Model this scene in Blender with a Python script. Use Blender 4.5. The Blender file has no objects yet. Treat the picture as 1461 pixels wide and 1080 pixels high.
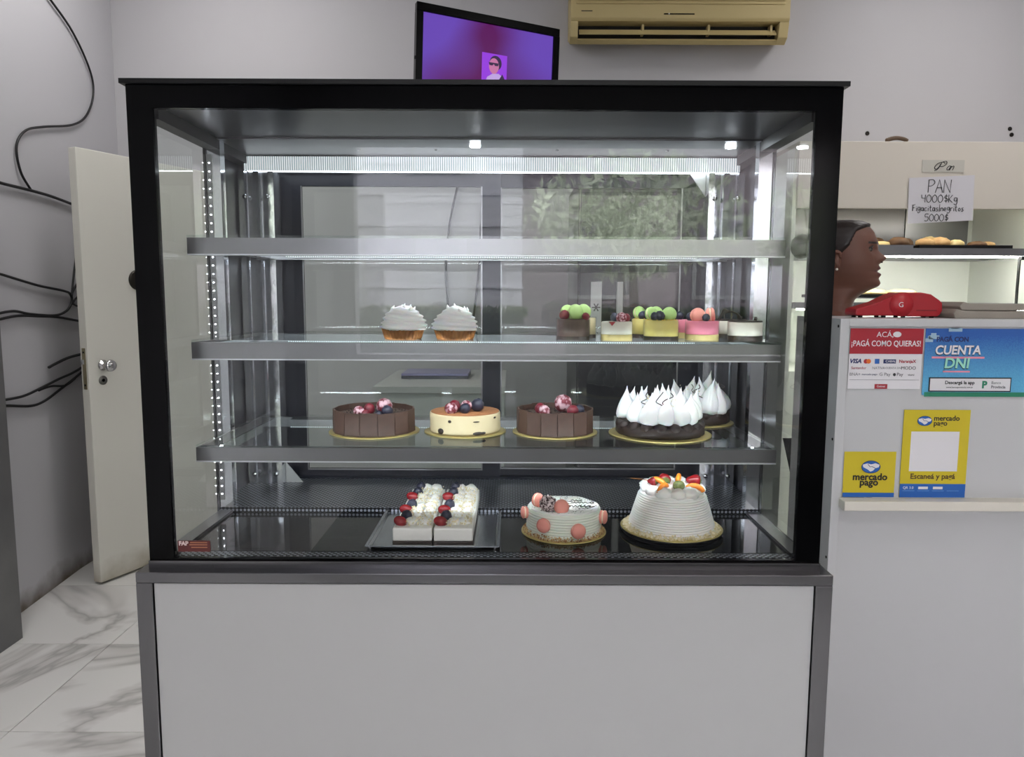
import bpy, bmesh, math, random
from mathutils import Vector, Matrix, Euler, noise

PI = math.pi
SC = bpy.context.scene
COL = SC.collection
random.seed(7)

# ------------------------------------------------------------------ camera
cam_d = bpy.data.cameras.new('camera')
cam_d.sensor_fit = 'HORIZONTAL'; cam_d.sensor_width = 36.0
cam_d.lens = 1050.0 / 1461.0 * 36.0
cam_d.clip_start = 0.02; cam_d.clip_end = 200
cam = bpy.data.objects.new('camera', cam_d); COL.objects.link(cam)
cam.matrix_world = (Matrix.Translation((0, 0, 1.4)) @ Matrix.Rotation(math.radians(90 - 6.37), 4, 'X')
                    @ Matrix.Rotation(math.radians(0.25), 4, 'Z'))
SC.camera = cam

# ------------------------------------------------------------------ world, light, exposure
SKY = 18.0
w = bpy.data.worlds.new('sky'); SC.world = w; w.use_nodes = True
bg = w.node_tree.nodes['Background']
bg.inputs['Color'].default_value = (0.96, 0.98, 1.0, 1); bg.inputs['Strength'].default_value = SKY
CEIL_LIGHT = 18.0      # ceiling panels of the shop and the added fill panels
LED = 50.0              # led bars of the cake case
CHIP = 40.0            # single led chips
BREAD_LED = 120.0
SC.view_settings.view_transform = 'Standard'
SC.view_settings.look = 'None'
SC.view_settings.gamma = 1.0
SC.view_settings.use_curve_mapping = False
SC.view_settings.exposure = 0.0
try:
    SC.cycles.transparent_max_bounces = 40
    SC.cycles.max_bounces = 10
    SC.cycles.glossy_bounces = 6
    SC.cycles.sample_clamp_indirect = 6.0
    SC.cycles.caustics_reflective = False
except Exception:
    pass

# ------------------------------------------------------------------ helpers: materials
def lin(c):
    c = c / 255.0
    return c / 12.92 if c <= 0.04045 else ((c + 0.055) / 1.055) ** 2.4
def rgb(r, g, b): return (lin(r), lin(g), lin(b), 1.0)
MATS = {}
def mat(name, col, rough=0.5, metal=0.0, emit=0.0, noise_amt=0.0, noise_scale=20.0, col2=None, bump=0.0, bump_scale=80.0,
        spec=0.5, coat=0.0, sss=0.0):
    if name in MATS: return MATS[name]
    m = bpy.data.materials.new(name); m.use_nodes = True; MATS[name] = m
    nt = m.node_tree; b = nt.nodes['Principled BSDF']
    c = rgb(*col)
    b.inputs['Base Color'].default_value = c
    b.inputs['Roughness'].default_value = rough
    b.inputs['Metallic'].default_value = metal
    b.inputs['Specular IOR Level'].default_value = spec
    b.inputs['Coat Weight'].default_value = coat
    if sss:
        b.inputs['Subsurface Weight'].default_value = sss
        b.inputs['Subsurface Scale'].default_value = 0.01
    if emit:
        b.inputs['Emission Color'].default_value = c
        b.inputs['Emission Strength'].default_value = emit
    if col2 is not None or bump:
        tc = nt.nodes.new('ShaderNodeTexCoord')
    if col2 is not None:
        n = nt.nodes.new('ShaderNodeTexNoise'); n.inputs['Scale'].default_value = noise_scale; n.inputs['Detail'].default_value = 5
        nt.links.new(tc.outputs['Object'], n.inputs['Vector'])
        r = nt.nodes.new('ShaderNodeValToRGB')
        r.color_ramp.elements[0].position = 0.5 - 0.5 * max(0.02, 1 - noise_amt); r.color_ramp.elements[0].color = c
        r.color_ramp.elements[1].position = 0.5 + 0.5 * max(0.02, 1 - noise_amt); r.color_ramp.elements[1].color = rgb(*col2)
        nt.links.new(n.outputs['Fac'], r.inputs['Fac']); nt.links.new(r.outputs['Color'], b.inputs['Base Color'])
    if bump:
        n2 = nt.nodes.new('ShaderNodeTexNoise'); n2.inputs['Scale'].default_value = bump_scale; n2.inputs['Detail'].default_value = 4
        nt.links.new(tc.outputs['Object'], n2.inputs['Vector'])
        bp = nt.nodes.new('ShaderNodeBump'); bp.inputs['Strength'].default_value = bump; bp.inputs['Distance'].default_value = 0.004
        nt.links.new(n2.outputs['Fac'], bp.inputs['Height']); nt.links.new(bp.outputs['Normal'], b.inputs['Normal'])
    return m
def glass_mat(name, tint, ior=1.75, rough=0.0):
    m = bpy.data.materials.new(name); m.use_nodes = True; MATS[name] = m
    nt = m.node_tree; nt.nodes.clear()
    out = nt.nodes.new('ShaderNodeOutputMaterial'); mix = nt.nodes.new('ShaderNodeMixShader')
    tr = nt.nodes.new('ShaderNodeBsdfTransparent'); tr.inputs['Color'].default_value = (*tint, 1)
    gl = nt.nodes.new('ShaderNodeBsdfGlossy'); gl.inputs['Roughness'].default_value = rough
    fr = nt.nodes.new('ShaderNodeFresnel'); fr.inputs['IOR'].default_value = ior
    ge = nt.nodes.new('ShaderNodeNewGeometry')
    inv = nt.nodes.new('ShaderNodeMath'); inv.operation = 'SUBTRACT'; inv.inputs[0].default_value = 1.0
    mul = nt.nodes.new('ShaderNodeMath'); mul.operation = 'MULTIPLY'
    nt.links.new(ge.outputs['Backfacing'], inv.inputs[1])
    nt.links.new(fr.outputs['Fac'], mul.inputs[0]); nt.links.new(inv.outputs[0], mul.inputs[1])
    nt.links.new(mul.outputs[0], mix.inputs['Fac']); nt.links.new(tr.outputs[0], mix.inputs[1]); nt.links.new(gl.outputs[0], mix.inputs[2])
    nt.links.new(mix.outputs[0], out.inputs['Surface'])
    return m

# ------------------------------------------------------------------ helpers: meshes
class MB:
    def __init__(s): s.v = []; s.f = []; s.m = []; s.cur = 0
    def add(s, vs, fs):
        o = len(s.v); s.v += [tuple(v) for v in vs]
        for f in fs: s.f.append(tuple(i + o for i in f)); s.m.append(s.cur)
        return s
    def box(s, x0, y0, z0, x1, y1, z1):
        vs = [(x0,y0,z0),(x1,y0,z0),(x1,y1,z0),(x0,y1,z0),(x0,y0,z1),(x1,y0,z1),(x1,y1,z1),(x0,y1,z1)]
        return s.add(vs, [(3,2,1,0),(4,5,6,7),(0,1,5,4),(1,2,6,5),(2,3,7,6),(3,0,4,7)])
    def prism(s, poly, axis, a, b):
        n = len(poly); vs = []
        for t in (a, b):
            for p, q in poly:
                vs.append({'x': (t, p, q), 'y': (p, t, q), 'z': (p, q, t)}[axis])
        fs = [tuple(range(n)), tuple(range(2*n-1, n-1, -1))]
        for i in range(n):
            j = (i + 1) % n; fs.append((j, i, n + i, n + j))
        return s.add(vs, fs)
    def lathe(s, prof, n=32, c=(0,0,0), fn=None, caps=True):
        vs = []; fs = []; k = len(prof)
        for i in range(n):
            a = 2*PI*i/n
            for r, z in prof:
                x, y, zz = r*math.cos(a), r*math.sin(a), z
                if fn: x, y, zz = fn(a, r, z)
                vs.append((x+c[0], y+c[1], zz+c[2]))
        for i in range(n):
            j = (i+1) % n
            for q in range(k-1):
                fs.append((i*k+q, j*k+q, j*k+q+1, i*k+q+1))
        if caps:
            if prof[0][0] > 1e-5: fs.append(tuple(i*k for i in range(n-1, -1, -1)))
            if prof[-1][0] > 1e-5: fs.append(tuple(i*k+k-1 for i in range(n)))
        return s.add(vs, fs)
    def sphere(s, c, r, n=16, m=10, sc=(1,1,1), fn=None):
        prof = [(math.sin(PI*i/m), -math.cos(PI*i/m)) for i in range(m+1)]
        prof[0] = (1e-4, -1); prof[-1] = (1e-4, 1)
        def g(a, rr, z):
            p = Vector((rr*math.cos(a), rr*math.sin(a), z))
            k = fn(p) if fn else 1.0
            return p.x*r*sc[0]*k, p.y*r*sc[1]*k, p.z*r*sc[2]*k
        return s.lathe(prof, n, c, g, True)
    def tube(s, pts, r, n=8, caps=True):
        pts = [Vector(p) for p in pts]; k = len(pts)
        rs = r if isinstance(r, (list, tuple)) else [r]*k
        vs = []; up = None
        for i, p in enumerate(pts):
            t = (pts[min(i+1, k-1)] - pts[max(i-1, 0)])
            if t.length < 1e-9: t = Vector((0,0,1))
            t.normalize()
            if up is None:
                up = Vector((0,0,1)) if abs(t.z) < 0.9 else Vector((1,0,0))
            a = t.cross(up)
            if a.length < 1e-6: a = t.cross(Vector((0,1,0)))
            a.normalize(); b = a.cross(t).normalized(); up = b
            for j in range(n):
                an = 2*PI*j/n
                vs.append(p + (a*math.cos(an) + b*math.sin(an))*rs[i])
        fs = []
        for i in range(k-1):
            for j in range(n):
                q = (j+1) % n
                fs.append((i*n+j, i*n+q, (i+1)*n+q, (i+1)*n+j))
        if caps:
            fs.append(tuple(range(n-1, -1, -1))); fs.append(tuple((k-1)*n+j for j in range(n)))
        return s.add(vs, fs)
    def mesh(s, name, mats, smooth=False):
        me = bpy.data.meshes.new(name)
        me.from_pydata(s.v, [], s.f)
        for m in (mats if isinstance(mats, (list, tuple)) else [mats]): me.materials.append(m)
        me.polygons.foreach_set('material_index', s.m)
        if smooth: me.polygons.foreach_set('use_smooth', [True]*len(me.polygons))
        bm = bmesh.new(); bm.from_mesh(me); bmesh.ops.recalc_face_normals(bm, faces=bm.faces); bm.to_mesh(me); bm.free()
        me.update(); return me
    def build(s, name, mats, parent=None, smooth=False, bevel=0.0, loc=(0,0,0), rot=(0,0,0)):
        return inst(name, s.mesh(name, mats, smooth), parent, loc, rot, bevel=bevel)
def inst(name, me, parent=None, loc=(0,0,0), rot=(0,0,0), scale=(1,1,1), bevel=0.0):
    o = bpy.data.objects.new(name, me); COL.objects.link(o)
    o.location = loc; o.rotation_euler = rot
    o.scale = scale if isinstance(scale, (list, tuple)) else (scale,)*3
    if parent: o.parent = parent
    if bevel:
        b = o.modifiers.new('bevel', 'BEVEL'); b.width = bevel; b.segments = 2; b.limit_method = 'ANGLE'
    return o
def tag(o, label, cat, group=None, kind=None):
    o['label'] = label; o['category'] = cat
    if group: o['group'] = group
    if kind: o['kind'] = kind
    return o
def thing(name, label, cat, loc=(0,0,0), rz=0.0, group=None):
    o = bpy.data.objects.new(name, None); COL.objects.link(o)
    o.empty_display_size = 0.05
    o.location = loc; o.rotation_euler = (0,0,rz)
    return tag(o, label, cat, group)
def struct(o, label=None, cat=None):
    o['kind'] = 'structure'
    if label: o['label'] = label
    if cat: o['category'] = cat
    return o
def box(name, d, m, parent=None, bevel=0.0):
    return MB().box(*d).build(name, m, parent, bevel=bevel)
def spline(pts, k=8):
    P = [Vector(p) for p in pts]; out = []
    for i in range(len(P)-1):
        p0 = P[max(i-1,0)]; p1 = P[i]; p2 = P[i+1]; p3 = P[min(i+2, len(P)-1)]
        for j in range(k):
            t = j/k
            out.append(0.5*((2*p1) + (p2-p0)*t + (2*p0-5*p1+4*p2-p3)*t*t + (3*p1-p0-3*p2+p3)*t**3))
    out.append(P[-1]); return out
def text(name, s, size, x, y, z, m, parent, align='CENTER', shear=0.0, bold=0.0, sx=1.0, rotz=0.0, tilt=0.0, flat=False):
    cu = bpy.data.curves.new(name, 'FONT'); cu.body = s; cu.size = size; cu.align_x = align; cu.align_y = 'CENTER'
    cu.shear = shear; cu.offset = bold; cu.extrude = 0.0002; cu.resolution_u = 3
    o = bpy.data.objects.new(name + '_tmp', cu); COL.objects.link(o)
    dg = bpy.context.evaluated_depsgraph_get()
    me = bpy.data.meshes.new_from_object(o.evaluated_get(dg))
    bpy.data.objects.remove(o); bpy.data.curves.remove(cu)
    me.materials.clear(); me.materials.append(m); me.name = name
    return inst(name, me, parent, (x, y, z), (0 if flat else PI/2, tilt, rotz), (sx, 1, 1))

# ------------------------------------------------------------------ materials
M_wall = mat('wall_paint', (188, 187, 190), 0.7, col2=(181, 179, 182), noise_scale=1.3, noise_amt=0.2, bump=0.05, bump_scale=120)
M_ceil = mat('ceiling_paint', (215, 214, 212), 0.8)
M_white = mat('white_laminate', (180, 180, 179), 0.35, col2=(176, 176, 175), noise_scale=2.0)
M_fascia = mat('cream_laminate', (216, 208, 196), 0.4)
M_counter = mat('counter_laminate', (192, 191, 191), 0.35, col2=(187, 187, 188), noise_scale=2.0)
M_black = mat('black_frit', (3, 3, 4), 0.12, spec=0.12)
M_blackmat = mat('black_metal', (9, 9, 11), 0.45, spec=0.3)
M_navy = mat('anthracite_aluminium', (24, 26, 35), 0.4, spec=0.25)
M_steel = mat('brushed_steel', (138, 138, 140), 0.28, 1.0, bump=0.03, bump_scale=40)
M_steeldk = mat('dark_steel', (105, 104, 106), 0.25, 1.0, bump=0.02, bump_scale=30)
M_polish = mat('polished_steel', (190, 192, 196), 0.10, 1.0, bump=0.12, bump_scale=9)
M_pillar = mat('pillar_steel', (222, 223, 228), 0.12, 0.95, bump=0.5, bump_scale=9)
M_deck = mat('black_glass_deck', (6, 7, 9), 0.05, spec=0.4)
M_led = mat('led_diffuser', (235, 243, 250), 0.5, emit=LED)
M_chip = mat('led_chip', (240, 246, 255), 0.5, emit=CHIP)
M_ceilpanel = mat('ceiling_lamp_diffuser', (255, 252, 250), 0.5, emit=CEIL_LIGHT)
M_glass = glass_mat('clear_glass', (0.988, 0.994, 0.990), 1.62)
M_side = glass_mat('side_glass', (0.95, 0.97, 0.96), 1.75)
M_door_glass = glass_mat('rear_door_glass', (0.90, 0.935, 0.91), 1.6)
M_shelf_glass = glass_mat('shelf_glass', (0.94, 0.975, 0.965), 1.8)
M_lip = mat('steel_edge_highlight', (225, 228, 232), 0.35, 0.6)
M_chrome = mat('chrome', (200, 200, 200), 0.12, 1.0)
M_darkmetal = mat('dark_brass', (45, 42, 38), 0.35, 0.8)
M_cable = mat('black_rubber', (14, 14, 16), 0.5)
M_plastic_bl = mat('black_plastic', (5, 5, 6), 0.2, spec=0.1)
M_red = mat('red_plastic', (168, 24, 36), 0.35)
M_ink = mat('black_ink', (22, 22, 26), 0.6)
M_paper = mat('white_paper', (214, 211, 216), 0.7)
M_goldboard = mat('gold_card', (196, 178, 112), 0.32, 0.55)
M_cream = mat('whipped_cream', (250, 248, 242), 0.5, sss=0.1, bump=0.15, bump_scale=60)
M_mering = mat('meringue', (251, 251, 250), 0.45, sss=0.15)
M_choc = mat('dark_chocolate', (40, 26, 20), 0.45, bump=0.2, bump_scale=120)
M_chocp = mat('chocolate_panel', (62, 40, 30), 0.55, col2=(80, 56, 44), noise_scale=60, noise_amt=0.4, bump=0.06, bump_scale=200)
M_mousse = mat('chocolate_mousse', (88, 66, 56), 0.5, col2=(70, 52, 44), noise_scale=40)
M_tira = mat('mascarpone', (222, 208, 172), 0.55, col2=(210, 190, 146), noise_scale=30)
M_cocoa = mat('cocoa_powder', (150, 92, 52), 0.9, col2=(186, 128, 84), noise_scale=70, noise_amt=0.3)
M_crust = mat('tart_crust', (158, 98, 36), 0.65, col2=(118, 66, 22), noise_scale=60, noise_amt=0.4)
M_rasp = mat('raspberry_skin', (138, 26, 44), 0.4, col2=(92, 14, 34), noise_scale=140, noise_amt=0.5)
M_rasps = mat('sugared_raspberry', (120, 26, 44), 0.6, col2=(226, 190, 198), noise_scale=160, noise_amt=0.85)
M_blue = mat('blueberry_skin', (28, 28, 44), 0.4, col2=(52, 54, 76), noise_scale=60)
M_green = mat('pistachio_macaron', (162, 196, 112), 0.6, col2=(176, 206, 132), noise_scale=80)
M_pinkm = mat('pink_macaron', (228, 142, 128), 0.6, col2=(232, 158, 142), noise_scale=80)
M_fill = mat('macaron_filling', (240, 216, 190), 0.6)
M_yellow = mat('passionfruit_mousse', (216, 206, 136), 0.45, col2=(224, 200, 100), noise_scale=30)
M_pink = mat('strawberry_mousse', (226, 120, 146), 0.45, col2=(232, 140, 162), noise_scale=30)
M_straw = mat('strawberry_flesh', (162, 28, 36), 0.25, col2=(112, 14, 24), noise_scale=90)
M_orange = mat('peach_slice', (238, 150, 50), 0.3, col2=(232, 122, 36), noise_scale=40)
M_kiwi = mat('green_fruit', (120, 128, 70), 0.4, col2=(74, 84, 44), noise_scale=160, noise_amt=0.6)
M_flake = mat('truffle_flakes', (60, 34, 34), 0.5, col2=(228, 212, 210), noise_scale=170, noise_amt=0.85)
M_crumb = mat('biscuit_crumbs', (226, 206, 140), 0.7, col2=(246, 240, 220), noise_scale=90, noise_amt=0.5)
M_nuts = mat('praline_crumbs', (140, 96, 56), 0.7, col2=(214, 186, 130), noise_scale=120, noise_amt=0.8)
M_bread = mat('baked_crust', (178, 132, 82), 0.6, col2=(208, 172, 118), noise_scale=24, noise_amt=0.4)
M_breadp = mat('pale_bread', (232, 212, 160), 0.65, col2=(216, 184, 120), noise_scale=18, noise_amt=0.3)
M_breadd = mat('dark_bread', (120, 86, 56), 0.6, col2=(78, 52, 34), noise_scale=24, noise_amt=0.4)
M_ac = mat('aged_plastic', (190, 172, 122), 0.45)
M_skin = mat('skin', (106, 68, 54), 0.5, sss=0.1)
M_lips = mat('lips', (88, 42, 40), 0.4)
M_hair = mat('dark_brown_hair', (30, 20, 18), 0.4, bump=0.3, bump_scale=60)
M_shirt = mat('black_shirt', (16, 16, 18), 0.8)
M_trouser = mat('dark_trousers', (28, 30, 38), 0.8)

def marble():
    m = bpy.data.materials.new('marble_tile'); m.use_nodes = True; nt = m.node_tree; b = nt.nodes['Principled BSDF']
    b.inputs['Roughness'].default_value = 0.16
    g = nt.nodes.new('ShaderNodeNewGeometry'); oi = nt.nodes.new('ShaderNodeObjectInfo')
    ad = nt.nodes.new('ShaderNodeVectorMath'); ad.operation = 'ADD'
    mu = nt.nodes.new('ShaderNodeVectorMath'); mu.operation = 'SCALE'; mu.inputs['Scale'].default_value = 23.0
    cb = nt.nodes.new('ShaderNodeCombineXYZ')
    nt.links.new(oi.outputs['Random'], cb.inputs[0]); nt.links.new(oi.outputs['Random'], cb.inputs[2]); nt.links.new(cb.outputs[0], mu.inputs[0])
    nt.links.new(g.outputs['Position'], ad.inputs[0]); nt.links.new(mu.outputs[0], ad.inputs[1])
    n = nt.nodes.new('ShaderNodeTexNoise'); n.inputs['Scale'].default_value = 0.8; n.inputs['Detail'].default_value = 5
    n.inputs['Roughness'].default_value = 0.55; n.inputs['Distortion'].default_value = 1.2
    nt.links.new(ad.outputs[0], n.inputs['Vector'])
    s = nt.nodes.new('ShaderNodeMath'); s.operation = 'SUBTRACT'; s.inputs[1].default_value = 0.5
    a = nt.nodes.new('ShaderNodeMath'); a.operation = 'ABSOLUTE'
    nt.links.new(n.outputs['Fac'], s.inputs[0]); nt.links.new(s.outputs[0], a.inputs[0])
    r = nt.nodes.new('ShaderNodeValToRGB')
    e = r.color_ramp.elements
    e[0].position = 0.0; e[0].color = rgb(176, 174, 171)
    e[1].position = 0.045; e[1].color = rgb(222, 221, 218)
    x = e.new(0.014); x.color = rgb(200, 198, 195)
    nt.links.new(a.outputs[0], r.inputs['Fac']); nt.links.new(r.outputs['Color'], b.inputs['Base Color'])
    return m
M_marble = marble()

def stained_paint(name, base, stain, z0, z1, xy_scale):
    # painted surface with grime that has its own ragged shape near the floor
    m = bpy.data.materials.new(name); m.use_nodes = True; nt = m.node_tree; b = nt.nodes['Principled BSDF']
    b.inputs['Roughness'].default_value = 0.6
    g = nt.nodes.new('ShaderNodeNewGeometry'); sp = nt.nodes.new('ShaderNodeSeparateXYZ'); nt.links.new(g.outputs['Position'], sp.inputs[0])
    n = nt.nodes.new('ShaderNodeTexNoise'); n.inputs['Scale'].default_value = xy_scale; n.inputs['Detail'].default_value = 7
    nt.links.new(g.outputs['Position'], n.inputs['Vector'])
    mr = nt.nodes.new('ShaderNodeMapRange'); mr.inputs['From Min'].default_value = z1; mr.inputs['From Max'].default_value = z0
    nt.links.new(sp.outputs['Z'], mr.inputs['Value'])
    ad = nt.nodes.new('ShaderNodeMath'); ad.operation = 'ADD'
    nt.links.new(n.outputs['Fac'], ad.inputs[0]); nt.links.new(mr.outputs['Result'], ad.inputs[1])
    r = nt.nodes.new('ShaderNodeValToRGB'); e = r.color_ramp.elements
    e[0].position = 0.75; e[0].color = rgb(*base); e[1].position = 1.5; e[1].color = rgb(*stain)
    dv = nt.nodes.new('ShaderNodeMath'); dv.operation = 'MULTIPLY'; dv.inputs[1].default_value = 0.62
    nt.links.new(ad.outputs[0], dv.inputs[0]); nt.links.new(dv.outputs[0], r.inputs['Fac'])
    e[0].position = 0.58; e[1].position = 0.98
    nt.links.new(r.outputs['Color'], b.inputs['Base Color'])
    return m
M_wall_l = stained_paint('wall_paint_stained', (194, 193, 197), (92, 80, 66), 0.0, 0.20, 7.0)
M_doorp = stained_paint('door_paint_stained', (218, 216, 207), (146, 136, 112), 0.0, 0.22, 6.0)

def striped(name, axis, freq, c0, c1, emit=0.0, rough=0.3, metal=0.0):
    m = bpy.data.materials.new(name); m.use_nodes = True; nt = m.node_tree; b = nt.nodes['Principled BSDF']
    b.inputs['Roughness'].default_value = rough; b.inputs['Metallic'].default_value = metal
    g = nt.nodes.new('ShaderNodeTexCoord'); sp = nt.nodes.new('ShaderNodeSeparateXYZ'); nt.links.new(g.outputs['Object'], sp.inputs[0])
    mu = nt.nodes.new('ShaderNodeMath'); mu.operation = 'MULTIPLY'; mu.inputs[1].default_value = freq
    si = nt.nodes.new('ShaderNodeMath'); si.operation = 'SINE'
    nt.links.new(sp.outputs[axis], mu.inputs[0]); nt.links.new(mu.outputs[0], si.inputs[0])
    r = nt.nodes.new('ShaderNodeValToRGB'); r.color_ramp.elements[0].color = rgb(*c0); r.color_ramp.elements[1].color = rgb(*c1)
    mr = nt.nodes.new('ShaderNodeMapRange'); mr.inputs['From Min'].default_value = -1; mr.inputs['From Max'].default_value = 1
    nt.links.new(si.outputs[0], mr.inputs['Value']); nt.links.new(mr.outputs[0], r.inputs['Fac'])
    nt.links.new(r.outputs['Color'], b.inputs['Base Color'])
    if emit:
        nt.links.new(r.outputs['Color'], b.inputs['Emission Color']); b.inputs['Emission Strength'].default_value = emit
    return m
M_ledbar = striped('ribbed_led_lens', 'X', 1000.0, (120, 128, 132), (240, 246, 250), emit=0.8)

def perforated(name, rot):
    m = bpy.data.materials.new(name); m.use_nodes = True; nt = m.node_tree; b = nt.nodes['Principled BSDF']
    b.inputs['Roughness'].default_value = 0.3; b.inputs['Metallic'].default_value = 0.6
    tc = nt.nodes.new('ShaderNodeTexCoord'); mp = nt.nodes.new('ShaderNodeMapping'); mp.inputs['Rotation'].default_value = rot
    mp.inputs['Scale'].default_value = (95, 95, 95)
    nt.links.new(tc.outputs['Object'], mp.inputs['Vector'])
    v = nt.nodes.new('ShaderNodeTexVoronoi'); v.inputs['Randomness'].default_value = 0.0; v.inputs['Scale'].default_value = 1.0
    v.voronoi_dimensions = '2D'
    nt.links.new(mp.outputs[0], v.inputs['Vector'])
    r = nt.nodes.new('ShaderNodeValToRGB'); e = r.color_ramp.elements
    e[0].position = 0.30; e[0].color = rgb(150, 154, 164); e[1].position = 0.36; e[1].color = rgb(15, 16, 20)  # holes coloured pale on dark, with the light glints painted in
    nt.links.new(v.outputs['Distance'], r.inputs['Fac']); nt.links.new(r.outputs['Color'], b.inputs['Base Color'])
    return m
M_perf = perforated('perforated_plate', (0, 0, PI/4))
M_perfv = perforated('perforated_riser', (PI/2, 0, 0))

# ------------------------------------------------------------------ the room
def lwx(y): return -2.17 - 0.09*(y - 3.17)
floor = struct(box('floor', (-2.6, -2.5, -0.05, 3.3, 4.46, -0.008), mat('grout', (120, 116, 110), 0.9)), 'polished white marble tile floor', 'floor')
tile_me = MB().box(0.0012, 0.0012, -0.008, 0.5988, 0.5988, 0.0).mesh('floor_tile', M_marble)
for i in range(-1, 8):
    for j in range(-7, 4):
        x = -1.614 + 0.6*i; y = 2.228 + 0.6*j
        inst('floor_tile', tile_me, floor, (x, y, 0))
struct(MB().prism([(lwx(-2.5), -2.5), (lwx(4.46), 4.46), (lwx(4.46)-0.15, 4.46), (lwx(-2.5)-0.15, -2.5)], 'z', 0, 3.5).build('wall_left', M_wall_l), 'stained white wall beside the open door', 'wall')
struct(box('wall_back', (-2.4, 4.36, 0, 3.3, 4.5, 3.5), M_wall), 'white wall behind the cake case', 'wall')
struct(box('wall_right', (3.2, -2.5, 0, 3.35, 4.5, 3.5), M_wall), 'white side wall past the counter', 'wall')
struct(box('ceiling', (-2.5, -2.5, 3.5, 3.35, 4.5, 3.6), M_ceil), 'white flat shop ceiling overhead', 'ceiling')
wf = MB(); wf.box(-2.0, -2.6, 0, -1.2, -2.45, 3.5).box(2.4, -2.6, 0, 3.3, -2.45, 3.5).box(-1.2, -2.6, 2.53, 2.4, -2.45, 3.5).box(-1.2, -2.6, 0.0, 2.4, -2.45, 0.95)  # low sill box is added to keep the bright street out of the glass
struct(wf.build('wall_front', M_wall), 'shop front wall around the wide street window opening', 'wall')

em = thing('added_dark_mat', 'unseen black rubber mat added to darken the floor reflection', 'mat', (0.6, -1.35, 0.0))  # unseen mat added so the bright floor doesn't haze the case glass
M_mat = mat('rubber_mat', (20, 20, 22), 0.8)
box('mat_base', (-1.7, -1.0, 0.0, 1.7, 1.0, 0.006), M_mat, em)
rb = MB().box(-1.68, -0.006, 0.006, 1.68, 0.006, 0.010).mesh('mat_rib', M_mat)
for k in range(39): inst('mat_rib', rb, em, (0, -0.95 + k*0.05, 0))
# ceiling lamps; the last three are unseen fill panels added for brightness
for k, (x, y, lb) in enumerate([(-1.5, 3.35, 'square ceiling lamp nearest the open white door'), (2.35, 3.25, 'square ceiling lamp above the bread display'), (-1.5, 1.7, 'added fill panel above the floor beside the cake case'), (2.2, 0.8, 'added fill panel in front of the white counter'), (0.1, -0.7, 'added fill panel nearest the street window')]):
    t = thing('ceiling_lamp', lb, 'lamp', (x, y, 3.5), group='ceiling lamps')
    box('lamp_frame', (-0.31, -0.31, -0.03, 0.31, 0.31, 0.0), M_white, t)
    box('diffuser', (-0.28, -0.28, -0.034, 0.28, 0.28, -0.030), M_ceilpanel, t)

# ------------------------------------------------------------------ street in front of the shop (seen in the glass)
struct(box('pavement', (-25, -40, -0.2, 25, -2.6, -0.06), mat('asphalt', (88, 88, 90), 0.8)), 'dark grey asphalt street outside the shop', 'pavement')
bl = thing('street_building', 'pale rendered building across the street', 'building', (-4.3, -12.0, -0.06))
box('facade', (-5, -2.9, 0, 4.5, 0, 9), mat('render_white', (194, 192, 200), 0.8), bl)
for i in range(4):
    for j in range(3):
        x0 = -4.2 + i*2.15; z0 = 1.2 + j*2.7
        wn = box('window', (x0, -0.02, z0, x0+1.2, 0.03, z0+1.5), M_white, bl)
        box('pane', (x0+0.08, 0.03, z0+0.08, x0+1.12, 0.035, z0+1.42), mat('roller_shutter', (218, 218, 226), 0.5), wn)
for j in range(12): box('string_course', (-5.05, 0, 1.0+j*0.62, 4.55, 0.05, 1.05+j*0.62), mat('course_grey', (190, 188, 196), 0.8), bl)
b2 = thing('street_building', 'dull grey building across the street behind trees', 'building', (6.4, -15.0, -0.06))
box('facade', (-8, -6, 0, 8, 0, 9), mat('render_grey', (128, 118, 122), 0.8), b2)
for i in range(4):
    wn = box('window', (-5+i*3.0, -0.02, 1.4, -3.4+i*3.0, 0.03, 3.4), M_white, b2)
    box('pane', (-4.9+i*3.0, 0.03, 1.5, -3.5+i*3.0, 0.035, 3.3), mat('far_pane', (112, 106, 110), 0.2), wn)
M_leaf = mat('tree_leaves', (120, 130, 106), 0.6, col2=(196, 202, 180), noise_scale=3, noise_amt=0.3)
M_bark = mat('tree_bark', (74, 62, 52), 0.9, bump=0.4, bump_scale=20)
def tree(x, y, h, r, label, seed):
    rd = random.Random(seed)
    t = thing('street_tree', label, 'tree', (x, y, -0.06), group='street trees')
    MB().tube([(0,0,0),(0.03,0,h*0.4),(-0.04,0.05,h*0.75)], [0.11, 0.09, 0.05], 8).build('trunk', M_bark, t, True)
    mb = MB()
    for _ in range(1100):
        u = Vector((rd.gauss(0,1), rd.gauss(0,1), rd.gauss(0,1))).normalized() * (rd.random() ** 0.4)
        c = Vector((u.x*r, u.y*r, h + u.z*r*0.55))
        e = Euler((rd.uniform(0,6), rd.uniform(0,6), rd.uniform(0,6))).to_matrix()
        s = rd.uniform(0.07, 0.16)
        mb.add([c + e @ Vector(p) for p in ((-s,0,0),(0,-s*0.4,0.01),(s,0,0),(0,s*0.4,0.01))], [(0,1,2,3)])
    mb.build('crown', M_leaf, t)
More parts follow.
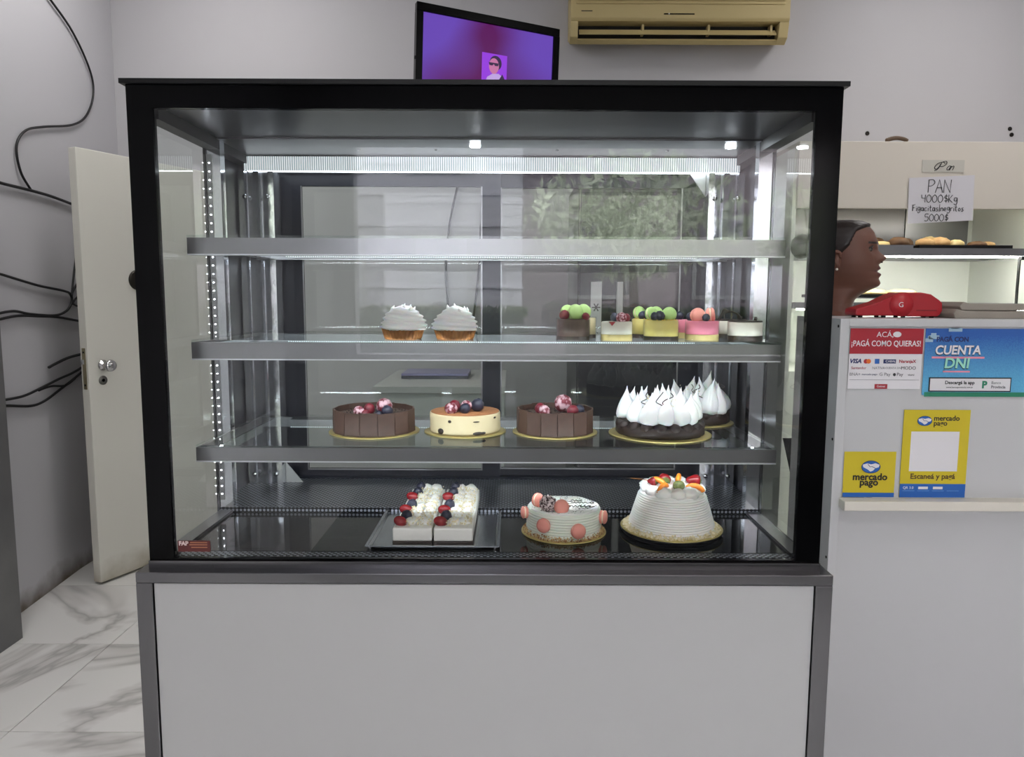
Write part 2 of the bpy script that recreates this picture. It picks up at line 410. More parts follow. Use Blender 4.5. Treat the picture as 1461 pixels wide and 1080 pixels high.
def hedge(x0, x1, label, seed):  # dark mass added to dim the lower part of the glass reflection
    rd = random.Random(seed)
    t = thing('added_dark_hedge', label, 'hedge', ((x0+x1)/2, -10.6, -0.06), group='added hedges across the street')
    hx = (x1-x0)/2
    box('inner_mass', (-hx+0.1, -0.3, 0.0, hx-0.1, 0.3, 1.15), mat('hedge_core', (30, 38, 24), 0.9), t)
    mb = MB()
    for _ in range(1500):
        c = Vector((rd.uniform(-hx, hx), rd.choice((0.32, rd.uniform(-0.32, 0.32))), 0)); c.z = rd.uniform(0.05, 1.2) if c.y > 0.31 else 1.18
        c += Vector((0, rd.uniform(-.03, .05), rd.uniform(-.03, .07)))
        e = Euler((rd.uniform(0,6), rd.uniform(0,6), rd.uniform(0,6))).to_matrix(); q = rd.uniform(0.05, 0.10)
        mb.add([c + e @ Vector(v) for v in ((-q,0,0),(0,-q*0.5,0.01),(q,0,0),(0,q*0.5,0.01))], [(0,1,2,3)])
    mb.build('foliage', mat('hedge_leaves', (56, 66, 44), 0.7, col2=(84, 94, 66), noise_scale=4), t)
hedge(-7.0, 0.3, 'dark hedge added before the pale building to dim its reflection', 5)
hedge(0.9, 8.0, 'dark hedge added before the grey building to dim its reflection', 6)
tree(1.9, -8.4, 2.7, 1.75, 'leafy street tree nearest the shop window', 1)
tree(5.5, -9.5, 2.6, 1.6, 'low bushy street tree before the grey building', 2)
tree(-3.6, -9.0, 3.9, 0.9, 'slim street tree before the pale building', 3)

# ------------------------------------------------------------------ open white door, left
dr = thing('open_door', 'white painted wooden door standing open beside the black cables', 'door', (-1.985, 3.43, 0), math.atan2(0.91, 0.4145))
box('door_leaf', (0, 0.0, 0.012, 0.93, 0.05, 2.066), M_doorp, dr, 0.003)
box('lock_plate', (-0.002, 0.014, 0.955, 0.0, 0.036, 1.15), mat('aged_brass', (150, 140, 112), 0.4, 0.8), dr)
for zz in (0.975, 1.13): MB().lathe([(0.005,0),(0.005,0.002),(0.0001,0.003)], 10).build('screw', M_darkmetal, dr, True, loc=(-0.002, 0.025, zz), rot=(0, -PI/2, 0))
box('latch_bolt', (-0.012, 0.018, 1.075, 0.0, 0.032, 1.097), M_chrome, dr)
for sgn, y0 in ((-1, 0.0), (1, 0.05)):
    kb = MB().lathe([(0.026,0),(0.026,0.004),(0.012,0.008),(0.010,0.03),(0.016,0.036),(0.027,0.044),(0.029,0.055),(0.024,0.066),(0.0001,0.07)], 24)
    kb.build('knob', M_chrome, dr, True, loc=(0.075, y0, 1.065), rot=(-sgn*PI/2, 0, 0))
    es = MB().lathe([(0.022,0),(0.022,0.003),(0.0001,0.004)], 20).build('escutcheon', mat('grey_rosette', (110,108,104), 0.4, 0.8), dr, True, loc=(0.071, y0, 0.993), rot=(-sgn*PI/2, 0, 0))
    MB().lathe([(0.008,0.003),(0.008,0.005),(0.0001,0.005)], 10).build('keyhole', M_black, es)
ros = MB().lathe([(0.050,0),(0.050,0.006),(0.042,0.012),(0.0001,0.014)], 28).build('deadbolt_rosette', M_darkmetal, dr, True, loc=(0.288, 0, 1.472), rot=(PI/2, 0, 0))
ros['label'] = 'dark round deadbolt rosette'
MB().lathe([(0.012,0.012),(0.012,0.018),(0.0001,0.018)], 12).build('keyhole', M_black, ros)

# black cables on the left wall (wall coordinates: y, z)
def cable(pts, label, r=0.006, end=False):
    p = [Vector((lwx(y) + 0.006 + r, y, z)) for y, z in pts]
    o = MB().tube(spline(p, 8), r, 8).build('cable', M_cable, None, True)
    tag(o, label, 'cable', 'black cables on the left wall')
    return o
cable([(3.659,2.8),(3.877,2.716),(4.043,2.578),(4.067,2.459),(3.974,2.329),(3.82,2.248),(3.552,2.179),(3.403,2.133),(3.325,2.072),(3.307,2.008),(3.334,1.929),(3.399,1.871)], 'thin black cable hanging in an S curve high on the wall', 0.0055)
cable([(3.0,1.875),(3.139,1.869),(3.187,1.865),(3.399,1.866),(3.606,1.861),(3.95,1.836)], 'black cable running straight to the door top under the S curve', 0.007)
cable([(3.0,1.50),(3.141,1.481),(3.403,1.441),(3.636,1.417),(3.695,1.4),(3.704,1.365),(3.651,1.321),(3.538,1.3),(3.331,1.311),(3.198,1.327),(3.05,1.315)], 'black cable bent back in a tight loop at mid wall')
cable([(3.707,1.386),(3.74,1.488),(3.795,1.648),(3.83,1.75)], 'thin black cable climbing from the loop behind the door edge', 0.005)
cable([(3.70,1.393),(3.756,1.443),(3.809,1.472),(3.95,1.50)], 'short black cable, upper one fanning from the loop to the door', 0.005)
cable([(3.70,1.35),(3.763,1.386),(3.816,1.407),(3.95,1.43)], 'short black cable, middle one fanning from the loop to the door', 0.005)
cable([(3.70,1.358),(3.751,1.344),(3.807,1.332),(3.95,1.32)], 'short black cable, lowest one fanning from the loop to the door', 0.005)
cable([(3.05,1.29),(3.222,1.306),(3.387,1.300),(3.569,1.290),(3.813,1.26),(3.95,1.25)], 'black cable running under the tight loop to the door')
cable([(3.452,1.058),(3.509,1.069),(3.643,1.089),(3.807,1.097),(3.95,1.10)], 'short black cable with a free taped end beside the lock', 0.007)
cable([(3.0,0.96),(3.102,0.954),(3.232,0.952),(3.357,0.967),(3.532,0.993),(3.667,1.009),(3.8,1.036),(3.95,1.08)], 'upper black cable of the low bundle below the lock')
cable([(3.0,0.935),(3.099,0.928),(3.281,0.9),(3.397,0.906),(3.538,0.941),(3.663,0.974),(3.797,1.014),(3.95,1.05)], 'lowest black cable sagging below the lock')
cable([(3.357,0.96),(3.466,0.967),(3.593,0.955),(3.692,0.978)], 'short black cable joining the two low bundle cables', 0.005)

# steel cabinet at the left edge
cb = thing('steel_cabinet', 'narrow grey brushed steel cabinet standing against the stained wall', 'cabinet', (-2.0, 2.88, 0))
M_cab = mat('mottled_steel', (132, 132, 132), 0.4, 0.5, col2=(104, 104, 106), noise_scale=4, noise_amt=0.3)
box('body', (-0.085, -0.6, 0.0, 0.0, 0.0, 2.05), M_cab, cb, 0.002)
box('top_plate', (-0.087, -0.602, 2.05, 0.002, 0.002, 2.06), M_steel, cb)

# ------------------------------------------------------------------ the cake display case
case = thing('cake_display_case', 'large black framed glass cake case on a white steel edged base', 'display case', (-0.06, 1.56, 0))
CX, CY = -0.06, 1.56
def cbox(name, x0, y0, z0, x1, y1, z1, m, parent=None, bevel=0.0):
    return box(name, (x0-CX, y0-CY, z0, x1-CX, y1-CY, z1), m, parent or case, bevel)
# base
base = cbox('base_cabinet', -0.822, 1.575, 0.05, 0.704, 2.28, 0.773, M_white)
cbox('plinth', -0.79, 1.62, 0.0, 0.67, 2.25, 0.05, M_blackmat)
cbox('front_panel', -0.79, 1.568, 0.06, 0.67, 1.575, 0.765, M_white)
cbox('base_top_rail', -0.828, 1.562, 0.768, 0.710, 2.29, 0.792, M_steeldk, None, 0.002)
cbox('base_stile', -0.828, 1.562, 0.05, -0.792, 1.60, 0.768, M_steeldk, None, 0.002)
cbox('base_stile', 0.672, 1.562, 0.05, 0.710, 1.60, 0.768, M_steeldk, None, 0.002)
cbox('front_channel', -0.812, 1.592, 0.792, 0.692, 1.625, 0.808, M_steeldk)
# front frame and roof
cbox('frame_top_rail', -0.812, 1.598, 1.790, 0.692, 1.615, 1.838, M_black)
cbox('frame_stile', -0.812, 1.598, 0.808, -0.758, 1.615, 1.790, M_black)
cbox('frame_stile', 0.638, 1.598, 0.808, 0.692, 1.615, 1.790, M_black)
cbox('frame_bottom_rail', -0.758, 1.598, 0.808, 0.638, 1.612, 0.813, M_black)
cbox('roof_plate', -0.822, 1.590, 1.838, 0.702, 2.29, 1.848, M_blackmat)
cbox('front_glass', -0.759, 1.602, 0.812, 0.639, 1.608, 1.791, M_glass)
stk = cbox('maker_sticker', -0.748, 1.599, 0.827, -0.676, 1.602, 0.852, mat('maroon_print', (88, 26, 24), 0.4), None)
stk['label'] = 'small dark red sticker in the glass corner'
text('sticker_text', 'FAP', 0.013, -0.735-CX, 1.5985-CY, 0.846, mat('pale_print', (225, 200, 198), 0.5), stk, 'CENTER', bold=0.0006)
for k, (zz, x0) in enumerate([(0.847, -0.72), (0.842, -0.722), (0.836, -0.718)]):
    box('sticker_line', (x0-CX, 1.5985-CY, zz, -0.682-CX, 1.599-CY, zz+0.0022), mat('rust_print', (170, 110, 80), 0.5), stk)
# side glass, side rails, posts
for sgn, xg in ((-1, -0.796), (1, 0.676)):
    xi = xg - sgn*0.006
    x0, x1 = sorted((xg, xi))
    cbox('side_glass', x0, 1.616, 0.812, x1, 1.945, 1.80, M_side)
    a, b = sorted((xi, xi - sgn*0.034))
    cbox('side_floor_rail', a, 1.62, 0.806, b, 1.95, 0.822, M_steel)
    cbox('side_top_rail', a, 1.62, 1.772, b, 2.25, 1.80, M_blackmat)
    a, b = sorted((xg, xi - sgn*0.036))
    post = cbox('corner_post', a, 1.945, 0.806, b, 1.975, 1.80, M_polish)
    cbox('post_gasket', *sorted((xg, xi))[:1], 1.94, 0.812, sorted((xg, xi))[1], 1.946, 1.80, M_blackmat)
    cbox('rear_side_panel', *sorted((xg, xi))[:1], 1.975, 0.806, sorted((xg, xi))[1], 2.26, 1.80, M_navy)
    # led strip with one column of chips on the front of the far post
    if sgn < 0:
        st = cbox('led_strip', -0.789, 1.943, 0.85, -0.775, 1.945, 1.76, M_steel)
        mb = MB()
        for i in range(41):
            zz = 0.865 + i*0.0218
            mb.box(-0.7830-CX, 1.941-CY, zz, -0.7810-CX, 1.943-CY, zz+0.0020)
        ch = mb.build('led_chips', M_chip, st); ch['kind'] = 'stuff'
# inner ceiling in two pressed plates, roof led bar
cbox('ceiling_plate', -0.79, 1.616, 1.800, 0.67, 1.93, 1.806, M_steel)
cbox('ceiling_plate', -0.79, 1.932, 1.796, 0.67, 2.26, 1.802, M_steel)
for xx in (-0.42, -0.21, 0.12, 0.42):
    MB().lathe([(0.004,0),(0.004,-0.002),(0.0001,-0.003)], 10).build('rivet', M_chrome, case, True, loc=(xx-CX, 2.06-CY, 1.796))
for xx in (-0.10, 0.575):
    MB().lathe([(0.014,0),(0.014,-0.004),(0.0001,-0.005)], 16).build('reflected_spot', M_led, case, True, loc=(xx-CX, 2.0-CY, 1.796))  # glowing discs stand in for lamp reflections on the case ceiling
cbox('led_bar_housing', -0.77, 2.152, 1.758, 0.65, 2.20, 1.796, M_steel)
cbox('led_bar_lens', -0.765, 2.146, 1.753, 0.645, 2.152, 1.792, M_ledbar)
cbox('led_bar_tube', -0.765, 2.160, 1.7555, 0.645, 2.19, 1.757, mat('roof_led', (235, 243, 250), 0.5, emit=9.0))
# deck
cbox('deck', -0.79, 1.64, 0.806, 0.67, 1.945, 0.815, M_deck)
cbox('front_grille', -0.755, 1.614, 0.806, 0.635, 1.64, 0.814, M_perf)
cbox('grille_riser', -0.79, 1.944, 0.8155, 0.67, 1.947, 0.829, M_perfv)
rg = MB().prism([(1.947-CY, 0.806), (1.947-CY, 0.829), (2.14-CY, 0.838), (2.26-CY, 0.838), (2.26-CY, 0.806)], 'x', -0.79-CX, 0.67-CX).build('rear_grille', M_perf, case)
# rear pillars
for x0, x1 in ((-0.786, -0.682), (0.558, 0.664)):
    p = MB()
    n = 5; wdt = (x1-x0)/n
    poly = [(x0-CX, 2.20-CY)]
    for i in range(n):
        d = 2.150 if i % 2 == 0 else 2.166
        poly += [(x0+i*wdt+0.002-CX, d-CY), (x0+(i+1)*wdt-0.002-CX, d-CY)]
    poly += [(x1-CX, 2.20-CY)]
    p.prism(poly, 'z', 0.838, 1.752)
    pl = p.build('rear_pillar', M_pillar, case)
    for zz in (0.87, 1.68):
        MB().lathe([(0.007,0),(0.007,0.003),(0.0001,0.006)], 12).build('rivet', M_chrome, pl, True, loc=(x0+0.02-CX, 2.15-CY, zz), rot=(PI/2,0,0))
        MB().lathe([(0.007,0),(0.007,0.003),(0.0001,0.006)], 12).build('rivet', M_chrome, pl, True, loc=(x1-0.02-CX, 2.15-CY, zz), rot=(PI/2,0,0))
    gs = MB().prism([(x1-CX, 0.838), (x1+0.05-CX, 0.838), (x1-CX, 0.90)] if x0 < 0 else [(x0-CX, 1.76), (x0-0.05-CX, 1.76), (x0-CX, 1.69)], 'y', 2.18-CY, 2.184-CY).build('gusset', M_white, pl)
# rear sliding doors
for x0, x1, yy in ((-0.79, -0.70, 2.23), (0.58, 0.67, 2.23)):
    cbox('rear_jamb', x0, yy, 0.838, x1, 2.27, 1.80, M_navy)
cbox('rear_head', -0.70, 2.23, 1.77, 0.58, 2.27, 1.80, M_navy)
cbox('rear_sill', -0.70, 2.225, 0.838, 0.58, 2.27, 0.845, M_navy)
for x0, x1, yy in ((-0.70, -0.036, 2.226), (-0.090, 0.58, 2.246)):
    d = cbox('sliding_door', x0, yy, 0.846, x1, yy+0.018, 0.868, M_navy)
    s0, s1 = (0.072, 0.054) if x0 < -0.5 else (0.054, 0.072)
    cbox('door_top_rail', x0, yy, 1.722, x1, yy+0.018, 1.768, M_navy, d)
    cbox('door_stile', x0, yy, 0.868, x0+s0, yy+0.018, 1.722, M_navy, d)
    cbox('door_stile', x1-s1, yy, 0.868, x1, yy+0.018, 1.722, M_navy, d)
    cbox('door_pane', x0+s0, yy+0.006, 0.868, x1-s1, yy+0.011, 1.722, M_door_glass, d)
    e = 0.004
    cbox('pane_bead', x0+s0, yy-0.002, 0.868, x0+s0+e, yy, 1.722, M_steel, d)
    cbox('pane_bead', x1-s1-e, yy-0.002, 0.868, x1-s1, yy, 1.722, M_steel, d)
    cbox('pane_bead', x0+s0, yy-0.002, 0.866, x1-s1, yy, 0.870, M_steel, d)
# shelves
SH = [(1.536, 1.492, 'top'), (1.297, 1.252, 'mid'), (1.050, 1.011, 'low')]
for zt, zb, nm in SH:
    s = cbox('shelf', -0.742, 1.700, zb, 0.622, 1.706, zt-0.006, M_steel)      # front face of the steel channel
    cbox('shelf_glass', -0.742, 1.700, zt-0.006, 0.622, 2.15, zt, M_shelf_glass, s)
    cbox('rail_lip', -0.742, 1.6985, zb-0.0015, 0.622, 1.722, zb+0.0015, M_lip, s)  # pale lip carries the LED highlight along the shelf edge in its colour
    for xx in (-0.742, 0.616):
        cbox('side_rail', xx, 1.706, zt-0.028, xx+0.006, 2.15, zt-0.006, M_steel, s)
    cbox('rear_rail', -0.736, 2.138, zt-0.034, 0.616, 2.15, zt-0.006, M_steel, s)
    cbox('front_led', -0.72, 1.709, zt-0.016, 0.60, 1.718, zt-0.010, M_led, s)
    cbox('led_cover', -0.722, 1.707, zt-0.010, 0.602, 1.720, zt-0.0065, M_steel, s)  # unseen strip added to stop the front LED shining up through the glass
    cbox('rear_led_housing', -0.64, 2.095, zt-0.026, 0.52, 2.138, zt-0.006, M_steel, s)
    cbox('rear_led', -0.64, 2.097, zt-0.029, 0.52, 2.136, zt-0.026, M_ledbar, s)
    for xx in (-0.70, 0.575):
        cbox('bracket', xx, 1.74, zt-0.03, xx+0.006, 2.15, zt-0.008, M_polish, s)

# ------------------------------------------------------------------ food: shared pieces
def rasp_mesh(m, nm):
    return MB().sphere((0,0,0), 0.011, 18, 12, (1,1,1.05), lambda p: 1 + 0.10*abs(math.sin(6*math.atan2(p.y,p.x)) * math.sin(5*math.acos(max(-1,min(1,p.z)))))).mesh(nm, m, True)
ME_rasp = rasp_mesh(M_rasp, 'raspberry'); ME_rasps = rasp_mesh(M_rasps, 'sugared_raspberry')
ME_blue = MB().lathe([(0.0001,-0.010),(0.007,-0.0075),(0.0105,0),(0.008,0.007),(0.0045,0.0092),(0.004,0.0105),(0.003,0.0085),(0.0001,0.008)], 16).mesh('blueberry', M_blue, True)
def mac_mesh(m, nm):
    pr = [(0.0001,-0.0105),(0.010,-0.0100),(0.0155,-0.007),(0.0165,-0.0045),(0.0175,-0.003),(0.0165,-0.0022),(0.0145,-0.002),
          (0.0145,0.002),(0.0165,0.0022),(0.0175,0.003),(0.0165,0.0045),(0.0155,0.007),(0.010,0.0100),(0.0001,0.0105)]
    return MB().lathe(pr, 24).mesh(nm, m, True)
ME_macg = mac_mesh(M_green, 'green_macaron'); ME_macp = mac_mesh(M_pinkm, 'pink_macaron')
ME_fill = MB().lathe([(0.0001,-0.0024),(0.0155,-0.0024),(0.0158,0),(0.0155,0.0024),(0.0001,0.0024)], 20).mesh('macaron_filling', M_fill, True)
def macaron(parent, me, loc, rot, s=1.0):
    o = inst('macaron', me, parent, loc, rot, s); inst('filling', ME_fill, o); return o
def berry(parent, me, loc, s=1.0, name=None):
    return inst(name or me.name.split('.')[0], me, parent, loc, (random.uniform(-.5,.5), random.uniform(-.5,.5), random.uniform(0,6)), s)
def board(parent, r, m=None):
    return MB().lathe([(0.0001,0.0),(r-0.003,0.0),(r,0.0015),(r,0.003),(r-0.004,0.0042),(0.0001,0.0042)], 56).build('cake_board', m or M_goldboard, parent, True)
def scatter(parent, name, m, n, fn, s0, s1, seed):
    rd = random.Random(seed); mb = MB()
    for _ in range(n):
        c = Vector(fn(rd)); s = rd.uniform(s0, s1)
        e = Euler((rd.uniform(0,6), rd.uniform(0,6), rd.uniform(0,6))).to_matrix()
        vs = [c + e @ Vector(p)*s for p in ((1,0,-.5),(-.6,.8,-.5),(-.6,-.8,-.5),(0,0,.8))]
        mb.add(vs, [(0,1,2),(0,3,1),(1,3,2),(2,3,0)])
    o = mb.build(name, m, parent); o['kind'] = 'stuff'; return o

Z1, Z2, Z3, Z0 = 1.536, 1.297, 1.050, 0.815
# --- lemon meringue tartlets
def tartlet(x, y, label, seed, rot):
    t = thing('meringue_tartlet', label, 'tartlet', (x, y, Z2), rot, 'meringue tartlets on the middle shelf')
    fl = lambda a, r, z: ((r + (0.0016*math.cos(30*a) if r > 0.04 else 0))*math.cos(a), (r + (0.0016*math.cos(30*a) if r > 0.04 else 0))*math.sin(a), z)
    MB().lathe([(0.0001,0.0),(0.041,0.0),(0.0435,0.004),(0.050,0.026),(0.0475,0.026),(0.045,0.022),(0.0001,0.022)], 120, (0,0,0), fl).build('crust', M_crust, t, True)
    rd = random.Random(seed); ph = rd.uniform(0, 6)
    prof = []
    N = 44
    for i in range(N+1):
        q = i/N
        r = 0.054*math.sqrt(max(0, 1-(max(0, q-0.12)/0.88)**1.7)) * (0.93 + 0.07*min(1, q/0.12))
        prof.append((max(r, 0.0002), 0.022 + 0.056*q))
    def fn(a, r, z):
        q = (z-0.022)/0.056
        k = 1 + 0.055*math.sin(q*34 + a*1.0 + ph) + 0.035*math.sin(3*a + ph + q*5) + 0.05*noise.noise((math.cos(a)*2.2+seed, math.sin(a)*2.2, q*4))
        return (r*k*math.cos(a) + 0.004*q*math.sin(ph), r*k*math.sin(a), z + 0.003*math.sin(2*a+ph)*q)
    MB().lathe(prof, 72, (0,0,0), fn).build('meringue', M_mering, t, True)
    for k in range(7):
        a = rd.uniform(0, 6.28); rr = rd.uniform(0.004, 0.03); zz = 0.022 + 0.056*(1-(rr/0.054)**2)**0.6
        MB().tube([(rr*math.cos(a), rr*math.sin(a), zz-0.006), (rr*math.cos(a)*1.1, rr*math.sin(a)*1.1, zz+0.002), (rr*math.cos(a)*1.1+0.003, rr*math.sin(a)*1.1, zz+0.008)], [0.006, 0.0035, 0.0006], 8).build('peak', M_mering, t, True)
tartlet(-0.262, 1.768, 'lemon meringue tartlet farther from the sliding door stile', 1, 0.3)
tartlet(-0.137, 1.768, 'lemon meringue tartlet just beside the middle door stile', 5, 2.2)

# --- mini mousse cakes
def mini(name, x, y, label, m, base_m, base_h, r=0.040, h=0.045, z=Z2):
    t = thing(name, label, 'mini cake', (x, y, z), 0, 'mini mousse cakes on the middle shelf')
    MB().lathe([(0.0001,0),(r,0),(r,base_h),(0.0001,base_h)], 40).build('biscuit_base', base_m, t)
    MB().lathe([(0.0001,base_h),(r-0.0008,base_h),(r-0.0008,h-0.002),(r-0.003,h),(0.0001,h)], 40).build('mousse', m, t, True)
    MB().lathe([(r+0.0006,0.001),(r+0.0006,h+0.003)], 40, caps=False).build('acetate_collar', M_collar, t, True)
    return t
M_collar = glass_mat('acetate', (0.97, 0.97, 0.96), 1.3)
M_bone = mat('vanilla_mousse', (232, 226, 212), 0.45)
M_biscuit = mat('pale_biscuit', (196, 180, 124), 0.7, col2=(170,150,90), noise_scale=60)
t = mini('chocolate_mini_cake', 0.147, 1.778, 'brown chocolate mini cake topped with green macarons, in front', M_mousse, M_choc, 0.009, 0.0405, 0.050)
macaron(t, ME_macg, (-0.012, 0.018, 0.066), (1.2, 0.3, 0.2)); macaron(t, ME_macg, (0.004, -0.008, 0.065), (1.35, 0, 0.5), 1.15); macaron(t, ME_macg, (0.024, 0.004, 0.066), (1.3, 0.2, -0.5), 1.1)
berry(t, ME_rasp, (-0.023, -0.016, 0.059), 1.05); berry(t, ME_rasp, (0.028, -0.022, 0.056), 0.8)
t = mini('chocolate_mini_cake', 0.172, 1.872, 'brown chocolate mini cake half hidden behind the macaron one', M_tira, M_choc, 0.009, 0.0405, 0.050)
berry(t, ME_rasp, (0.005, 0.0, 0.059))
t = mini('vanilla_mini_cake', 0.251, 1.772, 'white vanilla mini cake with raspberries and a red sauce drip', M_bone, M_biscuit, 0.014, 0.0375, 0.044)
berry(t, ME_blue, (-0.003, 0.01, 0.053), 1.1); berry(t, ME_rasps, (0.009, -0.012, 0.053), 1.1); berry(t, ME_rasp, (0.024, 0.012, 0.052), 0.9)
MB().prism([(-0.024, 0.0445), (-0.008, 0.0445), (-0.016, 0.035)], 'y', -0.0385, -0.032).build('sauce_drip', M_straw, t)
def yel(x, y, label):
    t = mini('passionfruit_mini_cake', x, y, label, M_yellow, M_choc, 0.010, 0.0415, 0.048)
    macaron(t, ME_macg, (-0.022, 0.006, 0.062), (1.3, 0, 0.6), 1.0); macaron(t, ME_macg, (0.018, -0.006, 0.062), (1.35, 0, 0.1), 1.0)
    berry(t, ME_blue, (-0.008, -0.022, 0.057), 1.25); berry(t, ME_blue, (-0.018, -0.02, 0.056), 1.1); berry(t, ME_blue, (0.004, 0.016, 0.056), 1.0)
    scatter(t, 'pulp', mat('passion_pulp', (240, 196, 60), 0.4), 120, lambda r: (lambda a, q: (q*math.cos(a), q*math.sin(a), 0.0485))(r.uniform(0,6.28), 0.037*math.sqrt(r.random())), 0.001, 0.0025, 4)
yel(0.358, 1.775, 'yellow passionfruit mini cake with green macarons, the front one')
yel(0.345, 1.872, 'yellow passionfruit mini cake with green macarons, the one behind')
def pinkmini(x, y, label, k):
    t = mini('strawberry_mini_cake', x, y, label, M_pink, M_biscuit, 0.014, 0.040, 0.046)
    if k: macaron(t, ME_macp, (-0.012, -0.004, 0.058), (1.35, 0, 0.2), 1.1); macaron(t, ME_macp, (0.020, 0.002, 0.060), (1.45, 0, 1.3), 1.05)
    berry(t, ME_blue, (0.002, -0.026, 0.054), 0.95); berry(t, ME_blue, (-0.026, 0.01, 0.055), 1.1)
pinkmini(0.461, 1.790, 'pink strawberry mini cake with two coral macarons on top', 1)
pinkmini(0.455, 1.882, 'pink strawberry mini cake half hidden behind its twin', 0)
def blackmini(x, y, label, arch):
    t = mini('cookie_cream_mini_cake', x, y, label, M_bone, M_choc, 0.011, 0.0415, 0.044)
    MB().lathe([(0.0001,0.044),(0.040,0.044),(0.0395,0.047),(0.0001,0.048)], 36).build('chocolate_glaze', M_choc, t, True)
    if arch:
        for k in range(4):
            a = -0.9 + k*0.55
            MB().tube(spline([(-0.028*math.cos(a)-0.004, 0.02*math.sin(a), 0.047), (-0.018, 0.012*math.sin(a), 0.062+0.003*k), (0.0, 0.004*k-0.006, 0.066), (0.016, 0.01*math.sin(a), 0.060), (0.022, 0.016*math.sin(a), 0.047)], 5), 0.0018, 6).build('chocolate_curl', M_choc, t, True)
    MB().tube([(0.02, -0.01, 0.046), (0.024, -0.006, 0.054)], 0.004, 8).build('chocolate_piece', M_choc, t, True)
blackmini(0.567, 1.795, 'white mini cake with dark chocolate glaze, the front one', False)
blackmini(0.560, 1.890, 'white mini cake with arched chocolate curls, the one behind', True)

# --- chocolate panel cakes
def panelcake(x, y, r, h, rb, label, seed, rot, toppings):
    t = thing('chocolate_panel_cake', label, 'cake', (x, y, Z3), rot, 'chocolate panel cakes on the lowest shelf')
    board(t, rb)
    MB().lathe([(0.0001,0.0042),(r-0.005,0.0042),(r-0.005,h-0.014),(0.0001,h-0.012)], 48).build('cake_body', M_mousse, t)
    rd = random.Random(seed)
    n = 15; wd = 2*r*math.tan(PI/n)*0.985
    me = MB().box(-wd/2, -0.0022, 0, wd/2, 0.0022, h-0.004).mesh('chocolate_panel', M_chocp)
    for k in range(n):
        a = 2*PI*k/n
        inst('chocolate_panel', me, t, (r*math.cos(a), r*math.sin(a), 0.0042), (rd.uniform(-0.035, 0.0), rd.uniform(-0.012, 0.012), a+PI/2), (1, 1, rd.uniform(0.97, 1.02)), bevel=0.0008)
    scatter(t, 'chocolate_shavings', M_choc, 220, lambda q: (lambda a, s: (s*math.cos(a), s*math.sin(a), h-0.0115))(q.uniform(0,6.28), (r-0.01)*math.sqrt(q.random())), 0.0015, 0.0035, seed)
    for me, px, py, dz, s in toppings:
        berry(t, me, (px, py, h-0.012+dz), s)
    return t
panelcake(-0.356, 1.884, 0.102, 0.062, 0.116, 'chocolate panel cake with sugared berries, beside the tiramisu cake on its door side', 3, 0.15,
    [(ME_rasps, -0.036, -0.045, 0.009, 1.25), (ME_rasp, -0.012, -0.03, 0.013, 1.25), (ME_rasp, -0.02, -0.058, 0.005, 0.9), (ME_rasps, 0.026, -0.01, 0.016, 1.8), (ME_blue, 0.034, -0.05, 0.009, 1.5), (ME_blue, 0.012, -0.06, 0.003, 1.0)])
panelcake(0.112, 1.886, 0.096, 0.064, 0.110, 'chocolate panel cake between the tiramisu cake and the meringue cake', 9, 0.32,
    [(ME_rasps, -0.043, -0.035, 0.010, 1.3), (ME_rasp, -0.045, -0.01, 0.013, 1.2), (ME_rasps, 0.022, 0.0, 0.022, 2.0), (ME_rasp, 0.028, -0.05, 0.009, 1.3), (ME_blue, 0.056, -0.03, 0.008, 1.3)])
# --- tiramisu cake
t = thing('tiramisu_cake', 'cream sided tiramisu cake dusted with cocoa and topped with berries', 'cake', (-0.121, 1.889, Z3))
board(t, 0.106)
MB().lathe([(0.0001,0.0042),(0.090,0.0042),(0.0915,0.010),(0.0905,0.030),(0.0910,0.050),(0.0895,0.054),(0.0001,0.054)], 64, fn=lambda a, r, z: (r*(1+0.006*math.sin(5*a+z*90))*math.cos(a), r*(1+0.006*math.sin(5*a+z*90))*math.sin(a), z)).build('cake_body', M_tira, t, True)
MB().lathe([(0.0001,0.054),(0.0885,0.0538),(0.0875,0.0555),(0.0001,0.0562)], 48).build('cocoa_topping', M_cocoa, t, True)
for a, w_, hh, z0 in ((-2.25, 0.022, 0.016, 0.005), (-1.15, 0.03, 0.010, 0.005), (-1.0, 0.018, 0.008, 0.006), (-1.95, 0.010, 0.008, 0.036), (-1.2, 0.018, 0.003, 0.038), (-0.55, 0.012, 0.006, 0.042)):
    MB().sphere((0,0,0), 1.0, 14, 8, (w_/2, 0.004, hh/2)).build('sponge_spot', M_choc, t, True, loc=(0.0895*math.cos(a), 0.0895*math.sin(a), z0+hh/2), rot=(0,0,a+PI/2))
for me, px, py, dz, s in [(ME_rasps, -0.032, -0.045, 0.010, 1.3), (ME_rasp, -0.026, -0.02, 0.013, 1.35), (ME_rasp, -0.038, -0.03, 0.010, 1.1), (ME_rasps, 0.004, -0.02, 0.013, 1.3), (ME_blue, 0.002, -0.045, 0.010, 1.35), (ME_blue, 0.032, -0.012, 0.014, 1.7)]:
    berry(t, me, (px, py, 0.0562+dz), s)
